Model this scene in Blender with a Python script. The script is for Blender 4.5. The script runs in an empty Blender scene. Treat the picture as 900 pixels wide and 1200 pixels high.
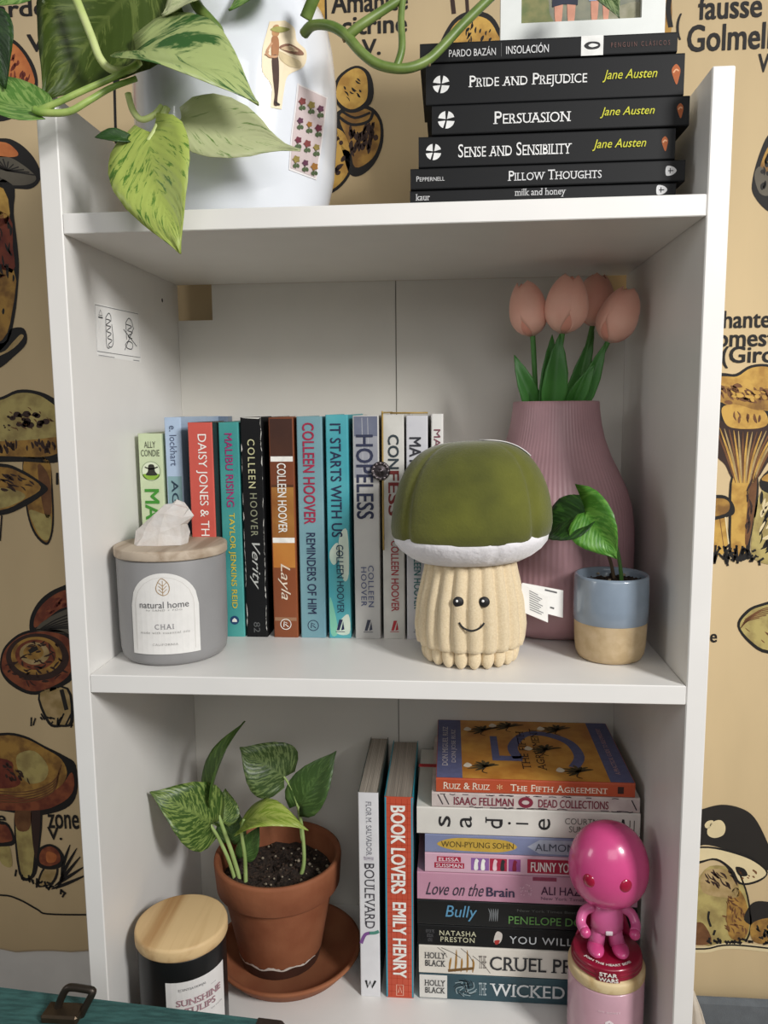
import bpy, bmesh, math, random
from mathutils import Vector, Matrix
import numpy as np
random.seed(7)
sc = bpy.context.scene
COL = sc.collection

# ---------------------------------------------------------------- camera
CAM = Vector((0.30780667, -0.63158095, 0.22411365))
YAW, PITCH, ROLL, F = 0.0823363768, -0.129309271, -0.00922383613, 923.62193
def _basis():
    f = Vector((-math.sin(YAW)*math.cos(PITCH), math.cos(YAW)*math.cos(PITCH), math.sin(PITCH)))
    r = Vector((math.cos(YAW), math.sin(YAW), 0)); u = r.cross(f)
    return math.cos(ROLL)*r+math.sin(ROLL)*u, -math.sin(ROLL)*r+math.cos(ROLL)*u, f
CR, CU, CF = _basis()
cd = bpy.data.cameras.new('camera'); cam = bpy.data.objects.new('camera', cd); COL.objects.link(cam)
cd.sensor_fit = 'VERTICAL'; cd.sensor_height = 36.0; cd.lens = F/1200*36.0; cd.clip_start = .01
cam.matrix_world = Matrix(((CR.x, CU.x, -CF.x, CAM.x), (CR.y, CU.y, -CF.y, CAM.y), (CR.z, CU.z, -CF.z, CAM.z), (0, 0, 0, 1)))
sc.camera = cam
# ---------------------------------------------------------------- world, lights, exposure
wd = bpy.data.worlds.new('world'); sc.world = wd; wd.use_nodes = True
wd.node_tree.nodes['Background'].inputs[0].default_value = (0.95, 0.97, 1.0, 1)
wd.node_tree.nodes['Background'].inputs[1].default_value = 0.185
def area(name, loc, target, sx, sy, power, col):
    l = bpy.data.lights.new(name, 'AREA'); l.shape = 'RECTANGLE'; l.size = sx; l.size_y = sy; l.energy = power; l.color = col
    o = bpy.data.objects.new(name, l); COL.objects.link(o); o.location = loc
    o.rotation_euler = (Vector(target)-Vector(loc)).to_track_quat('-Z', 'Y').to_euler()
area('window_daylight', (1.45, -1.20, 0.95), (0.15, 0.1, 0.0), 0.34, 0.46, 34, (1.0, 0.985, 0.965))
area('front_fill_light', (0.60, -1.9, 0.95), (0.25, 0.1, 0.1), 1.0, 0.9, 9, (1.0, 0.98, 0.96))  # broad fill lamp, added in front so that light reaches into the shelves
area('third_window_daylight', (-1.9, -1.05, 0.75), (0.5, 0.1, 0.0), 0.5, 0.7, 7, (1.0, 0.985, 0.965))
vs = sc.view_settings
vs.view_transform = 'Standard'; vs.look = 'None'; vs.exposure = -0.07; vs.gamma = 1.0; vs.use_curve_mapping = False

# ---------------------------------------------------------------- helpers
def at(u, v, X=None, Y=None, Z=None):
    d = CF + CR*((u-450)/F) + CU*((600-v)/F)
    k = (X-CAM.x)/d.x if X is not None else (Y-CAM.y)/d.y if Y is not None else (Z-CAM.z)/d.z
    return CAM + d*k
def lin(h):
    h = h.lstrip('#'); o = []
    for i in (0, 2, 4):
        c = int(h[i:i+2], 16)/255
        o.append(c/12.92 if c <= .04045 else ((c+.055)/1.055)**2.4)
    return (*o, 1)
MATS = {}
def mat(hexc, rough=.5, var=.06, scale=60, bump=0, metal=0, sheen=0, coat=0, hex2=None, stretch=None, spec=.5, lo=.35, hi=.65, trans=0, bscale=None):
    key = (hexc, rough, var, scale, bump, metal, sheen, coat, hex2, stretch, spec, lo, hi, trans, bscale)
    if key in MATS: return MATS[key]
    m = bpy.data.materials.new('surface_'+hexc.lstrip('#')); m.use_nodes = True
    nt = m.node_tree; b = nt.nodes['Principled BSDF']
    tc = nt.nodes.new('ShaderNodeTexCoord'); mp = nt.nodes.new('ShaderNodeMapping')
    nt.links.new(tc.outputs['Object'], mp.inputs[0])
    if stretch: mp.inputs['Scale'].default_value = stretch
    nz = nt.nodes.new('ShaderNodeTexNoise'); nz.inputs['Scale'].default_value = scale; nz.inputs['Detail'].default_value = 4
    nt.links.new(mp.outputs[0], nz.inputs[0])
    rp = nt.nodes.new('ShaderNodeValToRGB')
    c = lin(hexc)
    if hex2: c2 = lin(hex2)
    else: c2 = tuple(min(1, x*(1+var)) for x in c[:3])+(1,); c = tuple(x*(1-var) for x in c[:3])+(1,)
    rp.color_ramp.elements[0].color = c; rp.color_ramp.elements[1].color = c2
    rp.color_ramp.elements[0].position = lo; rp.color_ramp.elements[1].position = hi
    nt.links.new(nz.outputs[0], rp.inputs[0]); nt.links.new(rp.outputs[0], b.inputs['Base Color'])
    b.inputs['Roughness'].default_value = rough; b.inputs['Metallic'].default_value = metal
    b.inputs['Specular IOR Level'].default_value = spec
    b.inputs['Sheen Weight'].default_value = sheen; b.inputs['Coat Weight'].default_value = coat
    if trans: b.inputs['Transmission Weight'].default_value = trans
    if bump:
        bp = nt.nodes.new('ShaderNodeBump'); bp.inputs['Strength'].default_value = 1; bp.inputs['Distance'].default_value = bump
        if bscale:
            n2 = nt.nodes.new('ShaderNodeTexNoise'); n2.inputs['Scale'].default_value = bscale; n2.inputs['Detail'].default_value = 3
            nt.links.new(mp.outputs[0], n2.inputs[0]); nt.links.new(n2.outputs[0], bp.inputs['Height'])
        else: nt.links.new(nz.outputs[0], bp.inputs['Height'])
        nt.links.new(bp.outputs[0], b.inputs['Normal'])
    MATS[key] = m
    return m
def ink(hexc): return mat(hexc, .75, .08, 150)
ORG = {}
def org(o): return ORG[o.name] if o else Vector((0, 0, 0))
def thing(name, label, cat, loc, group=None):
    o = bpy.data.objects.new(name, None); COL.objects.link(o); o.location = loc; o.empty_display_size = .02
    ORG[o.name] = Vector(loc); o['label'] = label; o['category'] = cat
    if group: o['group'] = group
    return o
def obj(name, V, Fs, m, parent=None, smooth=True, mi=None, uv=None, loc=None):
    g = org(parent) if parent else Vector(loc or (0, 0, 0))
    me = bpy.data.meshes.new(name)
    me.from_pydata([(v[0]-g.x, v[1]-g.y, v[2]-g.z) for v in V], [], Fs)
    for x in (m if isinstance(m, (list, tuple)) else [m]): me.materials.append(x)
    if mi: me.polygons.foreach_set('material_index', mi)
    me.polygons.foreach_set('use_smooth', [smooth]*len(me.polygons))
    if uv:
        l = me.uv_layers.new(name='uv')
        for lp in me.loops: l.data[lp.index].uv = uv[lp.vertex_index]
    me.update()
    bm = bmesh.new(); bm.from_mesh(me); bmesh.ops.recalc_face_normals(bm, faces=bm.faces); bm.to_mesh(me); bm.free()
    o = bpy.data.objects.new(name, me); COL.objects.link(o)
    if parent: o.parent = parent
    else: o.location = g
    ORG[o.name] = g
    return o
def tag(o, label, cat, group=None):
    o['label'] = label; o['category'] = cat
    if group: o['group'] = group
    return o
def structure(o): o['kind'] = 'structure'; return o
class MB:
    def __init__(s): s.V = []; s.F = []; s.M = []; s.U = []
    def add(s, V, Fs, mi=0):
        n = len(s.V); s.V += [tuple(v) for v in V]; s.F += [tuple(i+n for i in f) for f in Fs]; s.M += [mi]*len(Fs); return s
    def box(s, x0, x1, y0, y1, z0, z1, b=0, mi=0):
        if b <= 0:
            V = [(x, y, z) for x in (x0, x1) for y in (y0, y1) for z in (z0, z1)]
            return s.add(V, [(0, 1, 3, 2), (4, 6, 7, 5), (0, 4, 5, 1), (2, 3, 7, 6), (0, 2, 6, 4), (1, 5, 7, 3)], mi)
        # chamfered box
        V = []; idx = {}
        for i, x in enumerate((x0, x1)):
            for j, y in enumerate((y0, y1)):
                for k, z in enumerate((z0, z1)):
                    sx, sy, sz = (b if i == 0 else -b), (b if j == 0 else -b), (b if k == 0 else -b)
                    for a, p in enumerate(((x, y+sy, z+sz), (x+sx, y, z+sz), (x+sx, y+sy, z))):
                        idx[i, j, k, a] = len(V); V.append(p)
        Fs = []
        for i in (0, 1):
            f = [idx[i, 0, 0, 0], idx[i, 0, 1, 0], idx[i, 1, 1, 0], idx[i, 1, 0, 0]]; Fs.append(f if i == 0 else f[::-1])
            f = [idx[0, i, 0, 1], idx[1, i, 0, 1], idx[1, i, 1, 1], idx[0, i, 1, 1]]; Fs.append(f if i == 0 else f[::-1])
            f = [idx[0, 0, i, 2], idx[0, 1, i, 2], idx[1, 1, i, 2], idx[1, 0, i, 2]]; Fs.append(f if i == 0 else f[::-1])
        for i in (0, 1):
            for j in (0, 1):
                s1 = 1 if i == j else -1
                Fs.append([idx[i, j, 0, 0], idx[i, j, 1, 0], idx[i, j, 1, 1], idx[i, j, 0, 1]][::-s1])
                Fs.append([idx[i, 0, j, 0], idx[i, 1, j, 0], idx[i, 1, j, 2], idx[i, 0, j, 2]][::s1])
                Fs.append([idx[0, i, j, 1], idx[1, i, j, 1], idx[1, i, j, 2], idx[0, i, j, 2]][::-s1])
                for k in (0, 1):
                    f = [idx[i, j, k, a] for a in range(3)]
                    Fs.append(f if (i+j+k) % 2 else f[::-1])
        return s.add(V, Fs, mi)
    def tube(s, pts, rad, n=8, mi=0, cap=True):
        pts = [Vector(p) for p in pts]; m = len(pts)
        if not isinstance(rad, (list, tuple)): rad = [rad]*m
        V = []; ref = None
        for i, p in enumerate(pts):
            t = (pts[min(i+1, m-1)]-pts[max(i-1, 0)])
            if t.length < 1e-9: t = Vector((0, 0, 1))
            t.normalize()
            if ref is None: ref = t.orthogonal().normalized()
            a = (ref-t*ref.dot(t))
            a = a.normalized() if a.length > 1e-6 else t.orthogonal().normalized()
            ref = a; b = t.cross(a)
            for k in range(n):
                w = 2*math.pi*k/n; V.append(p+(a*math.cos(w)+b*math.sin(w))*rad[i])
        Fs = [(i*n+k, i*n+(k+1) % n, (i+1)*n+(k+1) % n, (i+1)*n+k) for i in range(m-1) for k in range(n)]
        if cap: Fs += [tuple(range(n))[::-1], tuple((m-1)*n+k for k in range(n))]
        return s.add(V, Fs, mi)
    def lathe(s, c, prof, n=48, mi=0, rf=None, capb=True, capt=True):
        V = []; c = Vector(c)
        for j, (r, z) in enumerate(prof):
            for k in range(n):
                a = 2*math.pi*k/n; q = r*(rf(a, z, r) if rf else 1)
                V.append((c.x+q*math.cos(a), c.y+q*math.sin(a), c.z+z))
        Fs = [(j*n+k, j*n+(k+1) % n, (j+1)*n+(k+1) % n, (j+1)*n+k) for j in range(len(prof)-1) for k in range(n)]
        if capb: Fs.append(tuple(range(n))[::-1])
        if capt: Fs.append(tuple((len(prof)-1)*n+k for k in range(n)))
        return s.add(V, Fs, mi)
    def ell(s, c, rx, ry, rz, n=16, m=10, mi=0, rot=None):
        V = []; c = Vector(c)
        for j in range(m+1):
            t = math.pi*j/m
            for k in range(n):
                a = 2*math.pi*k/n
                p = Vector((rx*math.sin(t)*math.cos(a), ry*math.sin(t)*math.sin(a), -rz*math.cos(t)))
                if rot: p = rot @ p
                V.append(c+p)
        return s.add(V, [(j*n+k, j*n+(k+1) % n, (j+1)*n+(k+1) % n, (j+1)*n+k) for j in range(m) for k in range(n)], mi)
    def build(s, name, m, parent=None, smooth=True, loc=None):
        return obj(name, s.V, s.F, m, parent, smooth, s.M if isinstance(m, (list, tuple)) else None, None, loc)
def cr(pts, closed=False, n=5):
    pts = [Vector(p) for p in pts]; N = len(pts); out = []
    for i in range(N if closed else N-1):
        if closed: a, b, c, d = pts[(i-1) % N], pts[i], pts[(i+1) % N], pts[(i+2) % N]
        else: a, b, c, d = pts[max(i-1, 0)], pts[i], pts[i+1], pts[min(i+2, N-1)]
        for k in range(n):
            t = k/n
            out.append(.5*((2*b)+(c-a)*t+(2*a-5*b+4*c-d)*t*t+(3*b-a-3*c+d)*t**3))
    if not closed: out.append(pts[-1])
    return out
# ---- flat print: polygons and strokes on a surface given by a mapping P(u, v, lift) -> 3D
class Print:
    def __init__(s, P, unit=1): s.P = P; s.mb = MB(); s.mats = []; s.unit = unit
    def mi(s, m):
        if m not in s.mats: s.mats.append(m)
        return s.mats.index(m)
    def fill(s, pts, m, layer=0, smooth=True, n=4):
        p = cr([Vector((a, b)) for a, b in pts], True, n) if smooth else [Vector(q) for q in pts]
        V = [s.P(q.x, q.y, layer) for q in p]
        ar = sum(p[i].x*p[(i+1) % len(p)].y-p[(i+1) % len(p)].x*p[i].y for i in range(len(p)))
        f = tuple(range(len(V)))
        s.mb.add(V, [f if ar < 0 else f[::-1]], s.mi(m)); return s
    def stroke(s, pts, w, m, layer=1, closed=False, smooth=True, taper=False, n=4):
        p = cr([Vector((a, b)) for a, b in pts], closed, n) if smooth and len(pts) > 2 else [Vector(q) for q in pts]
        N = len(p); V = []
        for i, q in enumerate(p):
            t = (p[(i+1) % N]-p[i-1]) if closed else (p[min(i+1, N-1)]-p[max(i-1, 0)])
            if t.length < 1e-9: t = Vector((1, 0))
            t.normalize(); nn = Vector((-t.y, t.x))
            ww = w/2*(math.sin(math.pi*(.08+.84*i/max(1, N-1))) if taper else 1)
            V += [s.P(q.x+nn.x*ww, q.y+nn.y*ww, layer), s.P(q.x-nn.x*ww, q.y-nn.y*ww, layer)]
        Fs = [(2*i, 2*i+1, 2*((i+1) % N)+1, 2*((i+1) % N)) for i in range(N if closed else N-1)]
        s.mb.add(V, Fs, s.mi(m)); return s
    def hatch(s, poly, m, count, length, w, ang, layer=1, jit=.35, rnd=None):
        rnd = rnd or random
        P2 = [Vector(q) for q in poly]; xs = [q.x for q in P2]; ys = [q.y for q in P2]; k = 0; tries = 0
        while k < count and tries < count*30:
            tries += 1
            x = rnd.uniform(min(xs), max(xs)); y = rnd.uniform(min(ys), max(ys))
            if not inside(x, y, P2): continue
            a = ang+rnd.uniform(-jit, jit); l = length*rnd.uniform(.5, 1.3)
            e = (x+math.cos(a)*l, y+math.sin(a)*l)
            if not inside(e[0], e[1], P2): continue
            bend = rnd.uniform(-.15, .15)*l
            s.stroke([(x, y), ((x+e[0])/2-math.sin(a)*bend, (y+e[1])/2+math.cos(a)*bend), e], w*rnd.uniform(.6, 1.4), m, layer, taper=True, n=2); k += 1
        return s
    def build(s, name, parent):
        return obj(name, s.mb.V, s.mb.F, s.mats, parent, False, s.mb.M)
def inside(x, y, P):
    c = False; j = len(P)-1
    for i in range(len(P)):
        if (P[i].y > y) != (P[j].y > y) and x < (P[j].x-P[i].x)*(y-P[i].y)/(P[j].y-P[i].y)+P[i].x: c = not c
        j = i
    return c
def thicken(V, Fs, UV, th):
    me = bpy.data.meshes.new('tmp'); me.from_pydata([tuple(v) for v in V], [], Fs); me.update()
    N = [Vector(v.normal) for v in me.vertices]; bpy.data.meshes.remove(me); n = len(V); cnt = {}
    for f in Fs:
        for i in range(len(f)):
            e = (f[i], f[(i+1) % len(f)]); cnt[tuple(sorted(e))] = cnt.get(tuple(sorted(e)), [])+[e]
    V2 = [Vector(v)+N[i]*th/2 for i, v in enumerate(V)]+[Vector(v)-N[i]*th/2 for i, v in enumerate(V)]
    F2 = list(Fs)+[tuple(i+n for i in f[::-1]) for f in Fs]+[(l[0][1], l[0][0], l[0][0]+n, l[0][1]+n) for l in cnt.values() if len(l) == 1]
    return V2, F2, UV+UV
# ---- lettering
TXT = {}
def glyphs(body, bold=0, serif=False, shear=0, space=1.0, caps=False):
    key = (body, bold, serif, shear, space, caps)
    if key in TXT: return TXT[key]
    cu = bpy.data.curves.new('lettering', 'FONT'); cu.body = body; cu.shear = shear; cu.resolution_u = 3
    cu.space_character = space; cu.align_x = 'CENTER'; cu.space_line = .9
    if caps:
        cu.small_caps_scale = .78
        for f in cu.body_format: f.use_small_caps = True
    o = bpy.data.objects.new('lettering', cu)
    me = o.to_mesh()
    V = [(v.co.x, v.co.y, 0) for v in me.vertices]; Fs = [tuple(p.vertices) for p in me.polygons]
    if serif:
        cnt = {}
        for f in Fs:
            for i in range(len(f)):
                e = tuple(sorted((f[i], f[(i+1) % len(f)]))); cnt[e] = cnt.get(e, 0)+1
        ys = sorted(v[1] for v in V); ext = []
        for e, n in cnt.items():
            if n != 1: continue
            a, b = V[e[0]], V[e[1]]
            if abs(a[1]-b[1]) > .002: continue
            L = abs(a[0]-b[0])
            if .03 < L < .16:
                x0, x1, y = min(a[0], b[0]), max(a[0], b[0]), a[1]
                up = 1 if sum(1 for f in Fs for i in f if i in e and sum(V[k][1] for k in f)/len(f) > y) else -1
                ext.append((x0-.085, x1+.085, y, y+.045*up))
        for x0, x1, y0, y1 in ext:
            n = len(V); V += [(x0, y0, .25), (x1, y0, .25), (x1, y1, .25), (x0, y1, .25)]; Fs.append((n, n+1, n+2, n+3) if y1 > y0 else (n+3, n+2, n+1, n))
    if bold:
        n = len(V); V0, F0 = list(V), list(Fs); q = bold*.9
        for c_, (dx, dy) in enumerate(((-q, -q*.6), (q, -q*.6), (-q, q*.6), (q, q*.6))):
            k = len(V); V += [(x+dx, y+dy, l+.4*(c_+1)) for x, y, l in V0]; Fs += [tuple(i+k for i in f) for f in F0]
    o.to_mesh_clear(); bpy.data.objects.remove(o); bpy.data.curves.remove(cu)
    TXT[key] = (V, Fs); return TXT[key]
def text(parent, name, body, m, P, rect, bold=0, serif=False, shear=0, space=1.0, rot=0, caps=False):
    """rect = centre x, centre y, width, height in the surface's own 2D frame; rot = quarter turns clockwise of the reading direction"""
    V, Fs = glyphs(body, bold, serif, shear, space, caps)
    xs = [v[0] for v in V]; ys = [v[1] for v in V]
    x0, x1, y0, y1 = min(xs), max(xs), min(ys), max(ys)
    cx, cy, w, h = rect
    out = []
    for x, y, ly in V:
        a = (x-x0)/(x1-x0)-.5; b = (y-y0)/max(1e-6, y1-y0)-.5
        if rot == 0: p = (cx+a*w, cy+b*h)
        elif rot == 1: p = (cx+b*w, cy-a*h)      # reading downwards, tops to the right
        else: p = (cx-b*w, cy+a*h)               # reading upwards
        out.append(P(p[0], p[1], 2+ly))
    return obj(name, out, Fs, m, parent, False)
def planeY(Y, lift=.00015):     # surface facing the room: 2D = (x, z)
    return lambda a, b, l=0: (a, Y-lift*(l+1), b)
def planeZ(Z, lift=.00015):
    return lambda a, b, l=0: (a, b, Z+lift*(l+1))
def cyl(c, R, phi0, lift=.00015, rz=None):      # wrap: 2D = (arc length from phi0, height); phi measured from -Y towards +X
    def P(a, b, l=0):
        r = (rz(b) if rz else R)+lift*(l+1); p = phi0+a/R
        return (c[0]+r*math.sin(p), c[1]-r*math.cos(p), c[2]+b)
    return P
def rect_px(Y, u0, v0, u1, v1):
    a = at(u0, v0, Y=Y); b = at(u1, v1, Y=Y); c = at(u1, v0, Y=Y); d = at(u0, v1, Y=Y)
    xs0 = (a.x+d.x)/2; xs1 = (b.x+c.x)/2; zt = (a.z+c.z)/2; zb = (b.z+d.z)/2
    return ((xs0+xs1)/2, (zt+zb)/2, abs(xs1-xs0), abs(zt-zb))

# ================================================================ the room
D = 0.2656; W = 0.5; T = 0.0165; Z1 = 0.3817; Z3 = -0.382; ZF = -1.145; YT = 0.2845; TOP = 0.4712
def rot_pts(V, c, a):
    ca, sa = math.cos(a), math.sin(a)
    return [(c[0]+(v[0]-c[0])*ca-(v[1]-c[1])*sa, c[1]+(v[0]-c[0])*sa+(v[1]-c[1])*ca, v[2]) for v in V]
wall_m = mat('D9D8D4', .85, .03, 30, .0004)
structure(MB().box(-2.5, 3.0, YT+.003, YT+.1, ZF, 1.5).build('wall_back', wall_m, None, False))
structure(MB().box(-2.5, 3.0, -3.0, YT+.1, ZF-.05, ZF).build('floor', mat('8A7A68', .5, .15, 6, stretch=(1, 8, 1)), None, False))
structure(MB().box(-2.5, -T-.002, YT-.009, YT+.003, ZF, ZF+.09, .002).build('baseboard_left', mat('E4E3DF', .5, .02), None, False))
structure(MB().box(W+T+.002, 3.0, YT-.009, YT+.003, ZF, ZF+.09, .002).build('baseboard_right', mat('E4E3DF', .5, .02), None, False))

# ---------------------------------------------------------------- bookcase
white = mat('E9E7E3', .38, .012, 25)
bc = thing('bookcase', 'tall white bookcase with open shelves standing against the mushroom tapestry', 'bookcase', (W/2, D/2, ZF))
for x0, x1 in ((-T, 0), (W, W+T)):
    MB().box(x0, x1, 0, D+.004, ZF, TOP, .0009).build('side_panel', white, bc, False)
for z in (Z1, 0, Z3, -.764, -1.09):
    MB().box(.0003, W-.0003, 0, D-.0003, z-.016, z, .0007).build('shelf', white, bc, False)
MB().box(.0003, W-.0003, .012, .027, ZF, -1.106).build('plinth', white, bc, False)
backm = mat('DEDBD3', .5, .015, 20)
seam = .249
def notched(x0, x1, cut):
    z0, z1, y0, y1 = -1.106, Z1-.016, D, D+.003
    a, b = cut
    if a == x0: poly = [(x0, z0), (x1, z0), (x1, z1), (b[0], z1), (b[0], b[1]), (x0, b[1])]
    else: poly = [(x0, z0), (x1, z0), (x1, b[1]), (b[0], b[1]), (b[0], z1), (x0, z1)]
    n = len(poly); V = [(x, y0, z) for x, z in poly]+[(x, y1, z) for x, z in poly]
    Fs = [tuple(range(n))[::-1], tuple(range(n, 2*n))]+[(i, (i+1) % n, n+(i+1) % n, n+i) for i in range(n)]
    obj('back_panel', V, Fs, backm, bc, False)
notched(.0002, seam-.0006, (.0002, (.0405, .3265)))
notched(seam+.0006, W-.0002, (W, (.472, .348)))
MB().box(seam-.0006, seam+.0006, D+.0012, D+.003, -1.106, Z1-.016).build('back_joint', mat('8C8880', .7, .03), bc, False)
# peg hole and safety label on the left panel: 2D frame on the panel = (y, z)
PL = lambda a, b, l=0: (.00012*(l+1), a, b)
p = Print(PL); blk = ink('3C3C40')
c = at(190, 352, X=0); p.fill([(c.y+.0022*math.cos(a), c.z+.0022*math.sin(a)) for a in (0, .8, 1.6, 2.4, 3.1, 3.9, 4.7, 5.5)], ink('2A2826'), 0)
p.build('peg_hole', bc)
def lq(u, v): q = at(u, v, X=0); return (q.y, q.z)
p = Print(PL)
p.fill([lq(110, 354), lq(162.5, 367), lq(165.5, 425), lq(113.5, 417)], mat('F2F1EE', .6, .01), 0, False)
lab = p.build('safety_label', bc)
p = Print(PL)
p.stroke([lq(111, 357), lq(161.5, 368), lq(164, 419), lq(113.5, 411.5)], .0006, ink('77777A'), 2, True, False)
for s in ([(123.5, 372), (127, 367), (129.5, 371), (129.5, 377)], [(124, 374), (129, 376), (124, 381), (129.5, 383), (124.5, 388), (130, 391), (125.5, 396), (131, 399), (126.5, 404), (130, 407), (132.5, 400), (130.5, 380)],
          [(123.5, 372), (124.5, 404), (128, 408)], [(147, 378), (150.5, 373), (154, 377), (155.5, 384)], [(147.5, 380), (154, 383), (149, 387), (155, 390), (149.5, 394), (154.5, 397)], [(147, 378), (148, 398)],
          [(146.5, 404), (150, 400), (155, 403), (154, 409), (149, 408), (146.5, 404)], [(144.5, 386), (160, 406)], [(156.5, 384), (146, 410)]):
    p.stroke([lq(*q) for q in s], .0009, blk, 2)
p.stroke([lq(115.2, 369), lq(117.3, 363), lq(119.5, 370)], .0007, blk, 2, True, False)
p.stroke([lq(114.8, 371.5), lq(120, 372.5)], .0012, blk, 2, False, False)
p.stroke([lq(115, 416), lq(134, 419)], .0007, ink('A0A0A2'), 2, False, False)
p.stroke([lq(156, 422), lq(163, 423)], .0008, ink('909092'), 2, False, False)
p.build('label_print', lab)

# ---------------------------------------------------------------- tapestry
tp = thing('tapestry', 'beige cloth tapestry printed with mushrooms and French mushroom names', 'tapestry', (.3, YT, -.5))
cloth = mat('C6AF86', .75, .05, 7, .0035, stretch=(1.6, 1, .5), sheen=.2, bscale=5)
V = []; Fs = []; NX = 90; zt = .95
for k in range(NX+1):
    x = -.85+2.3*k/NX
    zb = -.478-.026*max(0, min(1, (x+.25)/.9))+.004*math.sin(x*31)+.002*math.sin(x*77)
    V += [(x, YT, zt), (x, YT, zb+.02), (x, YT-.0008, zb+.004), (x, YT, zb), (x, YT+.0024, zb), (x, YT+.0024, zt)]
for k in range(NX):
    for j in range(5): a = k*6+j; Fs.append((a, a+1, a+7, a+6))
    Fs.append((k*6+5, k*6, k*6+6, k*6+11))
obj('cloth', V, Fs, cloth, tp)
PT = lambda u, v, l=0: at(u, v, Y=YT-.0004-.00007*l)
BK = ink('14110F'); OC = mat('C79F4E', .75, .12, 55, hex2='A67C38', lo=.42, hi=.62); OC2 = mat('A9813C', .75, .15, 55, hex2='7E5A2A', lo=.42, hi=.6); BR = mat('5E3A1E', .75, .2, 60, hex2='7A5230'); DB = mat('35211A', .75, .15, 30)
OR = mat('C67A42', .75, .15, 50, hex2='A85C30'); MR = mat('5E2218', .75, .25, 60, hex2='7E3A24'); RD = mat('8A4A2C', .75, .2, 60, hex2='6A301E', lo=.42, hi=.58); TN = mat('B99F72', .75, .1, 60, hex2='98804F'); KH = mat('B5A566', .75, .08, 50, hex2='958350', lo=.42, hi=.62); CRM = mat('DCCBA0', .75, .05, 30); GY = mat('5C564A', .75, .15, 30); DK = mat('201C18', .75, .1, 30)
rnd = random.Random(11)
def mushroom(fn): p = Print(PT); fn(p); p.build('mushroom_print', tp)
def m_a(p):   # orange cap, top of the left strip
    o = [(-45, 60), (-10, 36), (14, 45), (30, 60), (42, 82), (44, 104), (34, 122), (16, 138), (-8, 142), (-40, 130)]
    p.fill(o, BK, 0); p.fill([(-40, 62), (-10, 40), (14, 50), (28, 64), (38, 84), (40, 100), (26, 112), (8, 124), (-30, 120)], OR, 1)
    p.fill([(-38, 100), (-10, 108), (10, 122), (-5, 136), (-35, 126)], KH, 2)
    p.hatch([(-30, 60), (12, 54), (36, 86), (30, 104), (0, 104), (-30, 95)], MR, 34, 12, 3, 1.9, 2, rnd=rnd)
mushroom(m_a)
def m_b(p):   # tall maroon stemmed mushroom
    p.fill([(-50, 168), (0, 162), (19, 166), (36, 180), (46.5, 198), (46.5, 212), (36, 221), (16, 221), (-50, 219)], BK, 0)
    p.fill([(-46, 172), (0, 166), (17, 174), (20, 183), (-4, 184), (-46, 183)], OR, 1)
    p.fill([(-46, 186), (2, 183), (22, 190), (42, 207), (34, 216), (10, 217), (-46, 214)], GY, 1)
    for k in range(14): p.stroke([(8, 200), (-40+k*6.2, 186+max(0, k-7)*3.2)], 1.6, DK, 2)
    p.fill([(-30, 219), (14, 216), (16, 250), (20.5, 288), (22, 320), (17, 372), (5, 406), (-30, 412)], BK, 1)
    p.fill([(-30, 221), (4, 221), (9, 262), (-30, 262)], OC, 2, n=3); p.fill([(-30, 250), (10, 252), (15, 290), (14, 320), (-30, 322)], MR, 2, n=3)
    p.fill([(-30, 318), (16, 316), (14, 366), (3, 398), (-30, 405)], OC2, 2, n=3)
    p.hatch([(-28, 250), (12, 250), (18, 310), (13, 370), (0, 396), (-28, 396)], DK, 40, 14, 2.6, 1.3, 3, rnd=rnd)
    p.fill([(-30, 405), (4, 402), (12, 386), (28, 385), (31, 402), (16, 418), (-2, 432), (-30, 440)], BK, 1)
    p.fill([(-30, 418), (2, 413), (14, 402), (24, 392), (27, 396), (10, 412), (-30, 428)], TN, 2)
mushroom(m_b)
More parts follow.
